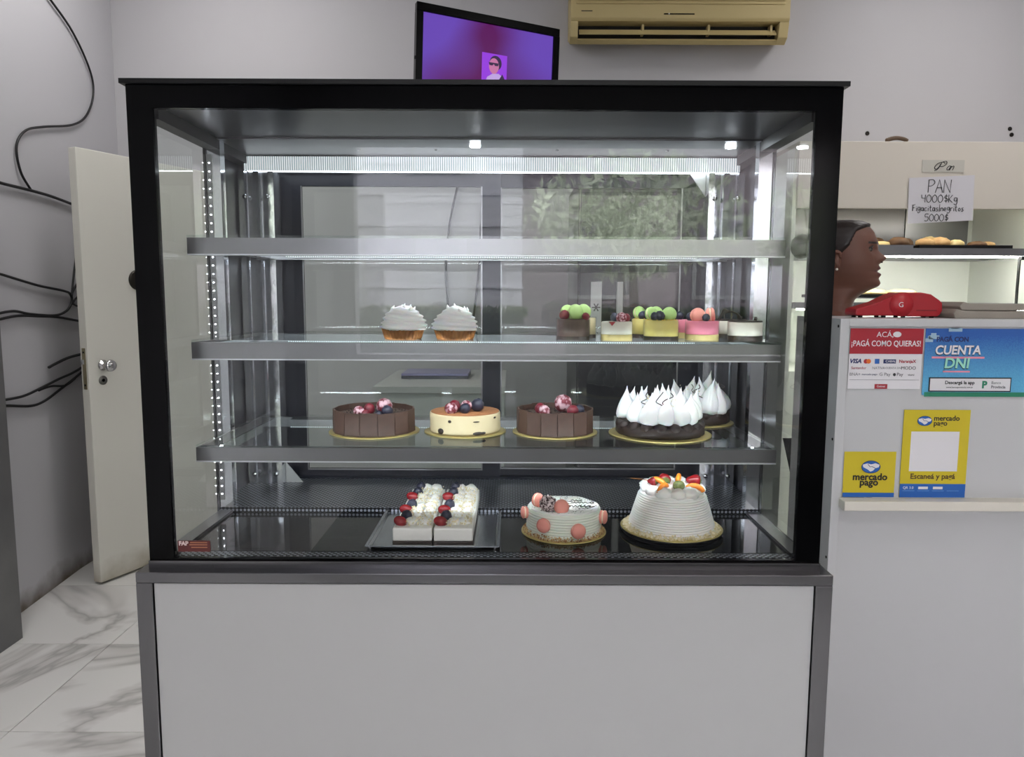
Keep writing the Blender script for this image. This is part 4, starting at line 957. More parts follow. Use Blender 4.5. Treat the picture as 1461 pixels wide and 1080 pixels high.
# trays and bread
def bread_tray(x0, x1, y0, y1, z, m, label):
    t = thing('baking_tray', label, 'tray', ((x0+x1)/2, (y0+y1)/2, z))
    hx, hy = (x1-x0)/2, (y1-y0)/2
    MB().box(-hx, -hy, 0.0, hx, hy, 0.003).build('tray_bottom', m, t)
    r = MB(); r.box(-hx, -hy, 0.003, hx, -hy+0.004, 0.016).box(-hx, hy-0.004, 0.003, hx, hy, 0.016).box(-hx, -hy+0.004, 0.003, -hx+0.004, hy-0.004, 0.016).box(hx-0.004, -hy+0.004, 0.003, hx, hy-0.004, 0.016)
    r.build('tray_rim', m, t); return t
bread_tray(1.50, 2.02, 3.76, 4.2, 1.650, M_steel, 'bright steel baking tray of rolls on the upper bread shelf')
bread_tray(2.05, 2.52, 3.76, 4.2, 1.650, M_blackmat, 'dark baking tray of pastries on the upper bread shelf')
def loaf(x, y, z, sx, sy, sz, m, label, seed, rz=0.0, name='bread_roll'):
    o = MB().sphere((0,0,0), 1.0, 22, 14, (1,1,1), lambda p: 1 + 0.10*noise.noise(p*2.2 + Vector((seed, 0, 0))) + 0.02*math.sin(p.x*14)).build(name, m, None, True)
    o.data.transform(Matrix.Diagonal((sx, sy, sz, 1)))
    zmin = min(v.co.z for v in o.data.vertices)
    o.location = (x, y, z - zmin*0.93); o.rotation_euler = (0, 0, rz)
    tag(o, label, 'bread', 'baked goods on the bread display'); return o
UZ = 1.653
loaf(1.935-0.03, 3.85, UZ, 0.052, 0.04, 0.020, M_breadp, 'pale oblong roll nearest the woman on the upper bread tray', 1)
loaf(1.99-0.01, 3.83, UZ, 0.055, 0.045, 0.029, M_breadd, 'big brown crusty roll beside the pale one', 2, 0.3)
loaf(1.83, 3.86, UZ, 0.05, 0.04, 0.023, M_bread, 'golden roll hidden mostly behind the woman', 3, 0.2)
loaf(1.955, 4.02, UZ, 0.05, 0.04, 0.037, M_breadd, 'dark roll peeking over the big brown one', 4)
loaf(2.11, 3.82, UZ, 0.058, 0.035, 0.026, M_bread, 'golden folded pastry at the start of the dark tray', 5, 0.4, 'pastry')
loaf(2.085, 3.98, UZ, 0.05, 0.04, 0.034, M_breadd, 'dark pastry behind the golden folded one', 6, 0, 'pastry')
loaf(2.19, 3.84, UZ, 0.055, 0.04, 0.031, M_bread, 'golden pastry under the price note corner', 7, -0.3, 'pastry')
loaf(2.22, 3.98, UZ, 0.055, 0.04, 0.038, M_breadp, 'pale pastry heaped in the middle of the dark tray', 8, 0.2, 'pastry')
loaf(2.275, 3.83, UZ, 0.045, 0.035, 0.023, M_breadp, 'pale pastry at the end of the heap on the dark tray', 9, 0.5, 'pastry')
loaf(2.39, 3.84, UZ, 0.05, 0.035, 0.020, M_breadd, 'flat dark pastry standing apart on the dark tray', 10, 0, 'pastry')
loaf(2.45, 3.86, UZ, 0.05, 0.035, 0.020, M_bread, 'flat golden pastry at the far end of the dark tray', 11, 0.3, 'pastry')
rs = thing('tray_riser', 'low steel riser under the black flatbread tray', 'riser', (1.93, 3.98, 1.375))
box('riser_top', (-0.2, -0.12, 0.022, 0.2, 0.12, 0.027), M_steel, rs)
for sx in (-0.19, 0.18):
    box('riser_leg', (sx, -0.12, 0.0, sx+0.01, 0.12, 0.022), M_steel, rs)
bread_tray(1.64, 2.14, 3.80, 4.2, 1.402, M_blackmat, 'black tray of pale flatbread on the lower bread shelf')
for k, (x, l, nm) in enumerate([(1.74, 0.07, 'pale flatbread on the black tray, hidden end'), (1.89, 0.075, 'pale flatbread in the middle of the black tray'), (2.045, 0.075, 'pale flatbread at the free end of the black tray')]):
    loaf(x, 3.90, 1.405, l, 0.075, 0.022, M_breadp, nm, 20+k, 0, 'flatbread')
loaf(1.87, 3.93, 1.443, 0.045, 0.035, 0.022, M_bread, 'small golden roll lying on the pale flatbread', 31)

# price notes: stroke lettering
GL = {
 'P': [[(0,0),(0.03,1)],[(0,0.96),(0.35,1),(0.5,0.78),(0.3,0.55),(0.02,0.5)]],
 'A': [[(0,0),(0.28,1),(0.58,0)],[(0.1,0.38),(0.5,0.38)]],
 'N': [[(0,0),(0.02,1),(0.5,0),(0.55,1)]],
 '4': [[(0,1),(0.05,0.55),(0.4,0.55)],[(0.42,1),(0.4,0)]],
 '0': [[(0.25,1),(0.02,0.7),(0.05,0.2),(0.28,0),(0.5,0.3),(0.48,0.75),(0.25,1)]],
 '5': [[(0.45,1),(0.08,1),(0.05,0.6),(0.35,0.6),(0.45,0.3),(0.3,0.02),(0,0.05)]],
 '$': [[(0.4,0.8),(0.15,0.85),(0.1,0.6),(0.4,0.45),(0.35,0.2),(0.05,0.2)],[(0.25,1.05),(0.25,0)]],
 'K': [[(0,0),(0,1)],[(0.4,0.95),(0.03,0.45),(0.42,0)]],
 'g': [[(0.35,0.6),(0.1,0.6),(0.05,0.25),(0.3,0.2),(0.37,0.6),(0.37,-0.1),(0.2,-0.3),(0.03,-0.18)]],
 'F': [[(0.05,0),(0.08,0.95)],[(0,0.9),(0.4,1)],[(0.05,0.5),(0.33,0.52)]],
 'i': [[(0.06,0),(0.06,0.5)],[(0.06,0.68),(0.07,0.74)]],
 'a': [[(0.34,0.5),(0.08,0.52),(0.03,0.15),(0.25,0.05),(0.34,0.5),(0.36,0)]],
 'c': [[(0.32,0.5),(0.08,0.5),(0.03,0.15),(0.15,0),(0.33,0.08)]],
 't': [[(0.15,0.9),(0.15,0.1),(0.3,0)],[(0,0.58),(0.32,0.6)]],
 's': [[(0.3,0.52),(0.08,0.48),(0.1,0.3),(0.28,0.2),(0.2,0),(0,0.04)]],
 '/': [[(0.05,-0.1),(0.08,1.05)]],
 'n': [[(0.02,0),(0.02,0.5)],[(0.02,0.38),(0.2,0.54),(0.32,0.35),(0.33,0)]],
 'e': [[(0.04,0.28),(0.32,0.3),(0.25,0.54),(0.06,0.45),(0.05,0.1),(0.3,0.02)]],
 'r': [[(0.03,0),(0.03,0.5)],[(0.03,0.35),(0.15,0.52),(0.28,0.5)]],
 'o': [[(0.18,0.52),(0.03,0.3),(0.15,0.02),(0.33,0.2),(0.18,0.52)]],
 'Q': [[(0.55,0.78),(0.2,0.95),(-0.35,0.75),(-0.6,0.3),(-0.35,0.1),(-0.1,0.35),(0.05,0.75)],[(0.12,0.85),(-0.15,0.1),(-0.5,-0.08)],[(0.05,0.92),(0.6,1.05),(0.75,0.75),(0.45,0.45),(0.02,0.42)]],
}
def strokes(parent, s, x, y, z, h, r, gap=0.16, w_=1.0, lean=0.0):
    mb = MB()
    for ch in s:
        if ch == ' ': x += 0.35*h*w_; continue
        mx = 0
        for st in GL[ch]:
            pts = [(x + (px + lean*pz)*h*w_, y, z + pz*h) for px, pz in st]
            mx = max(mx, max(px for px, _ in st))
            smooth = ch not in 'ANK4F/' and len(pts) > 2
            mb.tube(spline(pts, 5) if smooth else pts, r, 6)
        x += (mx + gap)*h*w_
    return mb.build('handwriting', M_ink, parent, True)
FYs = 3.7
s = sign_thing('name_card', 'small card with the word Pan in script lettering', 'card')
box('sheet', (2.005, FYs-0.003, 2.014, 2.21, FYs-0.001, 2.072), mat('card_cream', (198, 194, 184), 0.6), s)
strokes(s, 'Q', 2.085, FYs-0.004, 2.024, 0.040, 0.0016, lean=0.25)
strokes(s, 'an', 2.120, FYs-0.004, 2.024, 0.036, 0.0017, gap=0.02, w_=1.25, lean=0.45)
s = sign_thing('price_note', 'handwritten white price note reading PAN 4000 pesos per kilo', 'note')
MB().add([(1.942, FYs-0.006, 1.985), (2.262, FYs-0.006, 2.000), (2.268, FYs-0.006, 1.782), (1.948, FYs-0.006, 1.764),
          (1.942, FYs-0.005, 1.985), (2.262, FYs-0.005, 2.000), (2.268, FYs-0.005, 1.782), (1.948, FYs-0.005, 1.764)],
         [(0,3,2,1),(4,5,6,7),(0,1,5,4),(1,2,6,5),(2,3,7,6),(3,0,4,7)]).build('sheet', M_paper, s)
HY = FYs - 0.0075
strokes(s, 'PAN', 2.038, HY, 1.915, 0.062, 0.0016, 0.08)
strokes(s, '4000$Kg', 2.008, HY, 1.868, 0.037, 0.0015, 0.14, 1.2)
strokes(s, 'Figacitas/negritos', 1.966, HY, 1.826, 0.031, 0.0014, 0.13, 1.13)
strokes(s, '5000$', 2.030, HY, 1.778, 0.034, 0.0015, 0.14, 1.15)
# wall marks above the display: plugs
for x, z, lb in ((2.035, 2.339, 'small wall plug hole alone above the display'), (2.852, 2.368, 'upper wall plug hole of the pair above the display'), (2.864, 2.335, 'lower wall plug hole of the pair above the display')):
    o = MB().lathe([(0.012,0),(0.012,0.003),(0.006,0.004),(0.0001,0.001)], 12).build('wall_plug', M_darkmetal, None, True, loc=(x, 4.36, z), rot=(PI/2,0,0))
    tag(o, lb, 'wall plug')
o = MB().tube(spline([(0,0,0.012),(0.03,0,0.022),(0.06,0.005,0.026),(0.09,0,0.020),(0.11,0,0.010)], 5), [0.004]+[0.010]*19+[0.004], 8).build('cloth_scrap', mat('brown_scrap', (96, 78, 62), 0.8), None, True, loc=(1.835, 3.735, 2.158))
tag(o, 'small brown scrap lying on top of the bread display', 'scrap')

# ------------------------------------------------------------------ television
tvyaw = math.atan2(0.26, 0.622)
tv = thing('television', 'black television with a purple screen hung above the cake case', 'television', (-0.116, 3.43, 2.205), 0)
tv.rotation_euler = Euler((0, math.radians(1.9), tvyaw), 'XYZ')
W2, Hh = 0.340, 0.434
def grad_screen():
    m = bpy.data.materials.new('purple_screen'); m.use_nodes = True; nt = m.node_tree; nt.nodes.clear()
    out = nt.nodes.new('ShaderNodeOutputMaterial'); p = nt.nodes.new('ShaderNodeBsdfPrincipled'); nt.links.new(p.outputs[0], out.inputs[0])
    p.inputs['Base Color'].default_value = rgb(12, 6, 16); p.inputs['Roughness'].default_value = 0.3; p.inputs['Specular IOR Level'].default_value = 0.15
    tc = nt.nodes.new('ShaderNodeTexCoord'); sp = nt.nodes.new('ShaderNodeSeparateXYZ'); nt.links.new(tc.outputs['Object'], sp.inputs[0])
    ab = nt.nodes.new('ShaderNodeMath'); ab.operation = 'ABSOLUTE'; nt.links.new(sp.outputs['X'], ab.inputs[0])
    n = nt.nodes.new('ShaderNodeTexNoise'); n.inputs['Scale'].default_value = 4.0; n.inputs['Detail'].default_value = 0.5; nt.links.new(tc.outputs['Object'], n.inputs['Vector'])
    k1 = nt.nodes.new('ShaderNodeMath'); k1.operation = 'MULTIPLY_ADD'; k1.inputs[1].default_value = 2.6; nt.links.new(ab.outputs[0], k1.inputs[0])
    k2 = nt.nodes.new('ShaderNodeMath'); k2.operation = 'MULTIPLY_ADD'; k2.inputs[1].default_value = 1.4; k2.inputs[2].default_value = -0.75; nt.links.new(sp.outputs['Z'], k2.inputs[0])
    nt.links.new(k2.outputs[0], k1.inputs[2])
    k3 = nt.nodes.new('ShaderNodeMath'); k3.operation = 'MULTIPLY_ADD'; k3.inputs[1].default_value = 0.9; nt.links.new(n.outputs['Fac'], k3.inputs[0]); nt.links.new(k1.outputs[0], k3.inputs[2])
    r = nt.nodes.new('ShaderNodeValToRGB'); e = r.color_ramp.elements
    e[0].position = 0.10; e[0].color = rgb(92, 14, 92); e[1].position = 0.75; e[1].color = rgb(108, 74, 186)
    nt.links.new(k3.outputs[0], r.inputs['Fac']); nt.links.new(r.outputs['Color'], p.inputs['Emission Color'])
    p.inputs['Emission Strength'].default_value = 0.9
    return m
box('screen', (-W2+0.03, -0.002, 0.03, W2-0.03, 0.0, Hh-0.035), grad_screen(), tv)
box('bezel_rail', (-W2, -0.012, Hh-0.036, W2, 0.02, Hh), M_plastic_bl, tv, 0.003)
box('bezel_rail', (-W2, -0.012, 0.0, W2, 0.02, 0.03), M_plastic_bl, tv, 0.003)
box('bezel_stile', (-W2, -0.012, 0.03, -W2+0.030, 0.02, Hh-0.036), M_plastic_bl, tv)
box('bezel_stile', (W2-0.030, -0.012, 0.03, W2, 0.02, Hh-0.036), M_plastic_bl, tv)
box('back_shell', (-W2+0.01, 0.0, 0.01, W2-0.01, 0.05, Hh-0.01), M_plastic_bl, tv, 0.006)
def emis(name, col, s):
    m = mat(name, col, 0.4, emit=s); m.node_tree.nodes['Principled BSDF'].inputs['Base Color'].default_value = (0.01,0.01,0.01,1); return m
al = box('cover_picture', (-0.035, -0.0035, 0.155, 0.085, -0.002, 0.275), emis('screen_violet', (150, 50, 226), 0.9), tv)
def pic(name, poly, m, y): MB().prism(poly, 'y', y-0.0006, y).build(name, m, al)
M_pf = emis('screen_face', (206, 120, 170), 0.85); M_pd = emis('screen_dark', (44, 16, 70), 0.8); M_pl = emis('screen_pale', (200, 170, 236), 0.85)
ell = lambda cx, cz, rx, rz: [(cx+rx*math.cos(2*PI*i/20), cz+rz*math.sin(2*PI*i/20)) for i in range(20)]
pic('portrait_hair', ell(0.030, 0.236, 0.029, 0.032), M_pd, -0.0036)
pic('portrait_shirt', [(-0.015,0.156),(0.078,0.156),(0.072,0.176),(0.045,0.192),(0.015,0.188),(-0.008,0.172)], M_pl, -0.0040)
pic('portrait_face', ell(0.022, 0.222, 0.024, 0.034), M_pf, -0.0043)
pic('portrait_glasses', [(-0.004,0.236),(0.044,0.236),(0.042,0.224),(0.027,0.223),(0.021,0.231),(0.014,0.223),(0.0,0.224)], M_pd, -0.0050)
pic('badge', [(0.048,0.166),(0.078,0.166),(0.063,0.192)], M_pd, -0.0050)
lb_ = MB()
for i, wv in enumerate((0.012, 0.006, 0.009, 0.007, 0.010, 0.006, 0.011, 0.008)):
    x0 = -0.048 + i*0.015; lb_.box(x0, -0.0032, 0.136, x0+wv, -0.002, 0.144)
lb_.build('caption_line', M_pl, tv)
box('side_button', (-W2-0.003, 0.0, 0.20, -W2, 0.008, 0.212), M_plastic_bl, tv)
box('mount_plate', (-0.10, 0.05, 0.13, 0.10, 0.07, 0.31), M_blackmat, tv)
MB().tube([(0, 0.06, 0.22), (0.18, 0.42, 0.22), (0.42, 0.832, 0.22)], 0.018, 10).build('mount_arm', M_blackmat, tv)
box('wall_plate', (0.34, 0.81, 0.14, 0.50, 0.83, 0.30), M_blackmat, tv).rotation_euler = (0, 0, 0)
# wires under the television
for k, (p, lb) in enumerate([([(-0.30, 4.345, 2.10), (-0.36, 4.345, 1.85), (-0.39, 4.345, 1.57), (-0.375, 4.345, 1.29), (-0.37, 4.345, 1.10)], 'thin black wire hanging on the back wall, the straighter one'),
              ([(-0.17, 4.345, 2.10), (-0.185, 4.345, 1.80), (-0.195, 4.345, 1.57), (-0.224, 4.345, 1.31), (-0.25, 4.345, 1.10)], 'thin black wire hanging on the back wall, the slanting one')]):
    o = MB().tube(spline(p, 6), 0.007, 6).build('wall_wire', M_cable, None, True); tag(o, lb, 'wire', 'wires behind the case')

# ------------------------------------------------------------------ air conditioner
ac = thing('air_conditioner', 'aged cream split air conditioner on the back wall', 'air conditioner', (0.90, 4.36, 2.776))
X0, X1 = -0.592, 0.592
MB().prism([(0.0,0.058),(-0.10,0.022),(-0.10,0.105),(-0.19,0.105),(-0.20,0.12),(-0.20,0.36),(-0.18,0.375),(0.0,0.375)], 'x', X0, X1).build('body', M_ac, ac, bevel=0.004)
for s0, s1 in ((X0, X0+0.042), (X1-0.052, X1)):
    MB().prism([(-0.10,0.022),(-0.13,0.004),(-0.172,0.030),(-0.192,0.105),(-0.10,0.105)], 'x', s0, s1).build('end_cheek', M_ac, ac, bevel=0.003)
MB().prism([(-0.10,0.022),(-0.13,0.004),(-0.158,0.018),(-0.145,0.03),(-0.10,0.03)], 'x', X0+0.042, X1-0.052).build('outlet_lip', M_ac, ac)
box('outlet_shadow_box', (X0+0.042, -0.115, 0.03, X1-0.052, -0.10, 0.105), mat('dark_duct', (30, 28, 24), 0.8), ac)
MB().prism([(-0.172,0.045),(-0.150,0.075),(-0.148,0.072),(-0.168,0.043)], 'x', X0+0.05, X1-0.06).build('louver', M_ac, ac)
for x in (-0.20, 0.16, 0.50):
    box('vane', (x, -0.16, 0.05, x+0.012, -0.115, 0.10), M_ac, ac)
ribm = MB().box(X0+0.03, -0.206, 0.0, X1-0.03, -0.199, 0.009).mesh('grille_rib', M_ac)
for k in range(9): inst('grille_rib', ribm, ac, (0, 0, 0.190+k*0.0185), bevel=0.002)
box('display_strip', (-0.09, -0.2015, 0.137, 0.075, -0.20, 0.143), M_plastic_bl, ac)
MB().lathe([(0.004,0),(0.004,0.001),(0.0001,0.001)], 10).build('indicator_lamp', M_pwhite, ac, loc=(-0.062, -0.2015, 0.141), rot=(PI/2,0,0))
box('name_badge', (-0.535, -0.2012, 0.152, -0.475, -0.20, 0.156), M_darkmetal, ac)

# ------------------------------------------------------------------ things behind the case
fr = thing('refrigerator', 'tall black refrigerator seen through the rear glass door', 'refrigerator', (0.68, 3.75, 0))
M_fr = mat('fridge_black', (26, 27, 32), 0.3)
box('body', (-0.37, -0.22, 0.03, 0.37, 0.4, 1.95), M_fr, fr, 0.004)
d = box('door', (-0.365, -0.26, 0.08, 0.365, -0.222, 1.93), mat('fridge_door_grey', (44, 45, 52), 0.2), fr, 0.004)
box('label_strip', (-0.311, -0.2625, 1.20, -0.259, -0.26, 1.47), M_pwhite, d)
for k in range(3):
    a = k*PI/3
    MB().box(-0.020, -0.0006, -0.0025, 0.020, 0.0, 0.0025).build('star_mark', M_ink, d, loc=(-0.285, -0.2628, 1.35), rot=(0, a, 0))
box('handle', (-0.19, -0.30, 1.18, -0.165, -0.262, 1.47), M_pwhite, d)
for sx in (-0.33, 0.30):
    for sy in (-0.18, 0.33): box('foot', (sx, sy, 0, sx+0.03, sy+0.03, 0.03), M_blackmat, fr)
wt = thing('work_table', 'white laminate work table behind the case', 'table', (-0.32, 3.5, 0))
box('table_top', (-0.29, -0.30, 0.975, 0.29, 0.45, 1.005), M_white, wt, 0.002)
box('front_panel', (-0.285, -0.28, 0.0, 0.285, -0.26, 0.975), M_white, wt)
box('side_panel', (-0.285, -0.26, 0.0, -0.265, 0.44, 0.975), M_white, wt)
box('side_panel', (0.265, -0.26, 0.0, 0.285, 0.44, 0.975), M_white, wt)
lp = thing('laptop', 'closed grey laptop lying on the white work table', 'laptop', (-0.37, 3.62, 1.005))
box('base', (-0.16, -0.12, 0.0, 0.16, 0.12, 0.014), mat('laptop_grey', (96, 98, 108), 0.3, 0.5), lp, 0.002)
box('lid', (-0.16, -0.12, 0.015, 0.16, 0.12, 0.026), mat('laptop_purple_lit', (150, 146, 186), 0.3, 0.4), lp, 0.002)  # lid tinted lilac for the purple light on its edge

# ------------------------------------------------------------------ the woman behind the counter
def skin_mesh(verts, edges, radii, root, sub=2):
    me = bpy.data.meshes.new('sk'); me.from_pydata(verts, edges, [])
    o = bpy.data.objects.new('sk', me); COL.objects.link(o)
    o.modifiers.new('s', 'SKIN'); sb = o.modifiers.new('b', 'SUBSURF'); sb.levels = sub; sb.render_levels = sub
    for i, r in enumerate(radii):
        sv = me.skin_vertices[0].data[i]; sv.radius = r if isinstance(r, tuple) else (r, r); sv.use_root = (i == root)
    dg = bpy.context.evaluated_depsgraph_get()
    out = bpy.data.meshes.new_from_object(o.evaluated_get(dg))
    bpy.data.objects.remove(o); bpy.data.meshes.remove(me)
    return out
def mesh_to(mb, me, mi):
    mb.cur = mi; mb.add([v.co.copy() for v in me.vertices], [tuple(p.vertices) for p in me.polygons])
def interp(tab, z):
    if z >= tab[0][0]: return tab[0][1]
    for (a, u), (b, v) in zip(tab, tab[1:]):
        if z >= b:
            q = (a-z)/(a-b); return u + (v-u)*q
    return tab[-1][1]
FRONT = [(1.651,0.020),(1.648,0.055),(1.640,0.084),(1.630,0.101),(1.615,0.114),(1.600,0.121),(1.585,0.128),(1.576,0.132),(1.566,0.129),(1.556,0.124),(1.540,0.127),(1.522,0.131),(1.512,0.134),(1.503,0.140),(1.496,0.146),(1.489,0.136),(1.486,0.131),(1.482,0.141),(1.476,0.149),(1.469,0.143),(1.463,0.139),(1.456,0.144),(1.448,0.147),(1.440,0.143),(1.433,0.130),(1.424,0.108),(1.410,0.080),(1.395,0.060),(1.38,0.054),(1.36,0.052),(1.33,0.060)]
BACK = [(1.651,-0.020),(1.645,-0.055),(1.630,-0.080),(1.60,-0.098),(1.56,-0.102),(1.52,-0.094),(1.49,-0.080),(1.46,-0.066),(1.43,-0.060),(1.40,-0.060),(1.36,-0.066),(1.33,-0.08)]
WID = [(1.651,0.012),(1.648,0.032),(1.640,0.050),(1.625,0.064),(1.60,0.074),(1.57,0.078),(1.54,0.077),(1.51,0.074),(1.48,0.067),(1.455,0.058),(1.44,0.052),(1.43,0.050),(1.41,0.052),(1.38,0.054),(1.355,0.060),(1.33,0.085)]
SMOOTH = [(1.651,0.020),(1.648,0.055),(1.640,0.084),(1.630,0.101),(1.615,0.114),(1.600,0.121),(1.585,0.126),(1.566,0.126),(1.54,0.128),(1.51,0.131),(1.49,0.131),(1.47,0.129),(1.455,0.126),(1.44,0.120),(1.433,0.112),(1.424,0.098),(1.410,0.076),(1.395,0.060),(1.38,0.054),(1.36,0.052),(1.33,0.060)]
def head_pt(z, a, off=0.0):
    bx, w_ = interp(BACK, z), interp(WID, z)
    yy = math.copysign(abs(math.sin(a))**0.86, math.sin(a))*w_
    kk = math.exp(-(yy/0.027)**2) if math.cos(a) > 0 else 0.0
    fx = interp(SMOOTH, z) + (interp(FRONT, z) - interp(SMOOTH, z))*kk
    cx = min(0.01, fx - 0.01); c, s_ = math.cos(a), math.sin(a)
    p = 0.86
    x = (math.copysign(abs(c)**p, c))*((fx-cx) if c > 0 else (cx-bx)) + cx
    y = (math.copysign(abs(s_)**p, s_))*w_
    if c > 0:
        g = lambda zc, sz, yc, sy, amp: amp*math.exp(-((z-zc)/sz)**2 - ((abs(y)-yc)/sy)**2)
        # nose ridge, tip and wings
        if z < 1.574: x += (0.021*max(0.0, 1-(z-1.530)/0.042 if z > 1.530 else 1-((1.530-z)/0.022)**2) + 0.012*math.exp(-((z-1.5315)/0.0125)**2))*math.exp(-(y/0.0155)**2)
        x += g(1.524, 0.009, 0.015, 0.007, 0.013)
        x -= g(1.556, 0.012, 0.032, 0.014, 0.010)       # eye sockets
        x += g(1.578, 0.007, 0.030, 0.018, 0.004)       # brow
        x += g(1.525, 0.018, 0.045, 0.018, 0.004)       # cheek
    if x > 0: x *= 0.86
    r = Vector((x-cx, y, 0))
    if r.length > 1e-6: r = r*(1 + off/max(r.length, 0.02))
    return Vector((cx + r.x, r.y, z))
NA, NL = 112, 96
zs = [1.651 - (1.651-1.335)*(i/(NL-1))**1.0 for i in range(NL)]
hm = MB(); vs = []
for z in zs:
    for j in range(NA): vs.append(head_pt(z, 2*PI*j/NA))
fs = []; mi = []
for i in range(NL-1):
    for j in range(NA):
        k = (j+1) % NA
        fs.append((i*NA+j, (i+1)*NA+j, (i+1)*NA+k, i*NA+k))
        c = (vs[i*NA+j] + vs[(i+1)*NA+k])/2
        m_ = 0
        if c.x > 0.075 and 1.4705 < c.z < 1.5015 and abs(c.y) < 0.023 - 0.5*abs(c.z-1.486): m_ = 1
        if c.x > 0.045 and 1.5735 < c.z < 1.5800 and 0.012 < abs(c.y) < 0.052: m_ = 2
        mi.append(m_)
fs.append(tuple(range(NA))); mi.append(0)
hm.v = [tuple(v) for v in vs]; hm.f = fs; hm.m = mi
# ears
for sg in (-1, 1):
    hm.cur = 0
    pts = [(0.004, sg*0.078, 1.490), (0.010, sg*0.083, 1.500), (0.000, sg*0.088, 1.515), (-0.010, sg*0.092, 1.535), (-0.004, sg*0.090, 1.548), (0.010, sg*0.084, 1.545), (0.012, sg*0.079, 1.530)]
    hm.tube(spline(pts, 4), [0.004]+[0.006]*23+[0.004], 8)
    hm.sphere((0.002, sg*0.078, 1.518), 1.0, 12, 8, (0.013, 0.010, 0.028))
# arms, hands, legs as one skinned figure
def limb_body():
    V = []; E_ = []; R = []
    def add(p, r, par=None):
        V.append(p); R.append(r)
        if par is not None: E_.append((par, len(V)-1))
        return len(V)-1
    pel = add((0.0,0,0.90), (0.105,0.14)); 
    wai = add((0.01,0,1.06), (0.09,0.115), pel); che = add((0.0,0,1.22), (0.10,0.13), wai); nb = add((-0.012,0,1.335), (0.06,0.07), che); nk = add((0.0,0,1.40), 0.05, nb)
    for sg in (-1, 1):
        sh_ = add((-0.01, sg*0.155, 1.305), 0.048, che); el = add((-0.03, sg*0.20, 1.04), 0.036, sh_); wr = add((0.06, sg*0.20, 0.82), 0.025, el)
        pa = add((0.085, sg*0.195, 0.765), (0.016, 0.030), wr); kn = add((0.10, sg*0.192, 0.725), (0.013, 0.032), pa)
        for q, (dy, L) in enumerate(((-0.026, 0.062), (-0.009, 0.074), (0.009, 0.070), (0.025, 0.054))):
            f1 = add((0.112, sg*0.192+dy, 0.725-L*0.45), 0.0085, kn); add((0.104, sg*0.192+dy, 0.725-L), 0.007, f1)
        th = add((0.115, sg*0.195-sg*0.035, 0.765), 0.010, pa); add((0.128, sg*0.195-sg*0.040, 0.728), 0.008, th)
        hp = add((0.0, sg*0.085, 0.84), 0.085, pel); kn_ = add((0.015, sg*0.09, 0.48), 0.055, hp); an = add((-0.02, sg*0.09, 0.09), 0.036, kn_)
        add((0.10, sg*0.10, 0.035), (0.034, 0.030), an)
    return skin_mesh(V, E_, R, 0, 1)
mesh_to(hm, limb_body(), 0)
person = hm.build('person', [M_skin, M_lips, M_hair], None, True)
person.location = (1.100, 2.5, 0.0); person.rotation_euler = (0, 0, math.radians(-33))
tag(person, 'woman with tied back dark hair and black shirt behind the counter, in profile', 'person')
# shirt and trousers
sm = skin_mesh([(0,0,0.88),(0.01,0,1.06),(0,0,1.22),(-0.012,0,1.325),(-0.01,-0.155,1.30),(-0.025,-0.19,1.14),(-0.01,0.155,1.30),(-0.025,0.19,1.14)],
               [(0,1),(1,2),(2,3),(2,4),(4,5),(2,6),(6,7)], [(0.125,0.16),(0.105,0.135),(0.116,0.146),(0.078,0.09),0.060,0.052,0.060,0.052], 0)
smb = MB(); mesh_to(smb, sm, 0); smb.build('shirt', M_shirt, person, True)
tm = skin_mesh([(0,0,0.92),(0,-0.085,0.84),(0.015,-0.09,0.48),(-0.02,-0.09,0.07),(0,0.085,0.84),(0.015,0.09,0.48),(-0.02,0.09,0.07)],
               [(0,1),(1,2),(2,3),(0,4),(4,5),(5,6)], [(0.115,0.15),0.098,0.068,0.055,0.098,0.068,0.055], 0)
tmb = MB(); mesh_to(tmb, tm, 0); tmb.build('trousers', M_trouser, person, True)
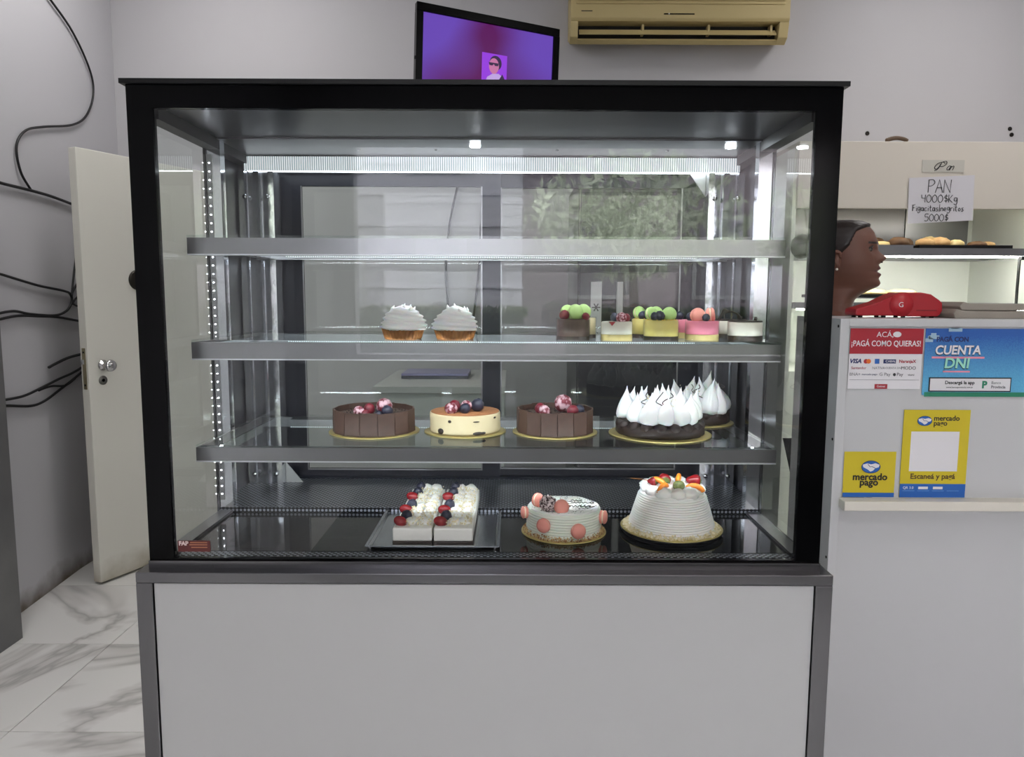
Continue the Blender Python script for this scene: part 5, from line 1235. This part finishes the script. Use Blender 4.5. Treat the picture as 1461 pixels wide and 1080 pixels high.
# hair: shell over the skull with a tied bun
def hairline(x):
    x = x/0.86 if x > 0 else x
    return interp([(0.125,1.634),(0.10,1.629),(0.062,1.612),(0.042,1.566),(0.020,1.545),(-0.012,1.540),(-0.03,1.49),(-0.05,1.455),(-0.12,1.44)], x)
hv = []; hf = []
zh = [1.651 - 0.22*(i/71) for i in range(72)]
for z in zh:
    for j in range(NA):
        p = head_pt(z, 2*PI*j/NA, 0.0); above = z - hairline(p.x)
        k = max(0.0, min(1.0, above/0.012 + 0.2))
        o_ = -0.004 + 0.012*k + 0.0009*math.sin(z*900 + p.x*300)*k
        q = head_pt(z, 2*PI*j/NA, o_); q.z = z + 0.006*k*max(0, (z-1.60)/0.05)
        hv.append((q, above))
for i in range(71):
    for j in range(NA):
        k = (j+1) % NA; ids = (i*NA+j, (i+1)*NA+j, (i+1)*NA+k, i*NA+k)
        if max(hv[t_][1] for t_ in ids) > -0.004: hf.append(ids)
hf.append(tuple(range(NA)))
hb = MB(); hb.add([v[0] for v in hv], hf)
hb.sphere((-0.125, 0, 1.575), 0.042, 20, 12, (0.85,1,1), lambda p: 1 + 0.04*math.sin(p.z*20 + p.y*8))
hb.build('hair', M_hair, person, True)
for sg in (-1, 1):
    sx_ = max((head_pt(1.5565, sg*0.005*k).x for k in range(260) if abs(abs(head_pt(1.5565, sg*0.005*k).y) - 0.032) < 0.0008), default=0.095)
    ey = MB().sphere((0,0,0), 0.0115, 16, 12, (1,1.15,0.72)).build('eye', mat('eye_white', (112, 98, 88), 0.3), person, True, loc=(sx_-0.0065, sg*0.032, 1.5565))
    MB().sphere((0,0,0), 0.0078, 12, 8).build('iris', mat('iris_dark', (18, 12, 10), 0.2), ey, True, loc=(0.0055, sg*0.001, 0))
    MB().tube(spline([(sx_+0.001, sg*0.018, 1.559), (sx_+0.0055, sg*0.026, 1.5655), (sx_+0.0045, sg*0.036, 1.5655), (sx_-0.004, sg*0.046, 1.559)], 5), [0.001]+[0.0026]*14+[0.001], 6).build('eyelash', M_hair, person, True)
    MB().sphere((0,0,0), 1.0, 10, 8, (0.003, 0.0042, 0.0028)).build('nostril', mat('nostril_dark', (40, 22, 18), 0.7), person, True, loc=(head_pt(1.517, sg*0.09).x-0.001, sg*0.0085, 1.5165))
    MB().sphere((0,0,0), 0.0042, 12, 8).build('earring', mat('pearl', (236, 230, 220), 0.2), person, True, loc=(0.006, sg*0.089, 1.492))
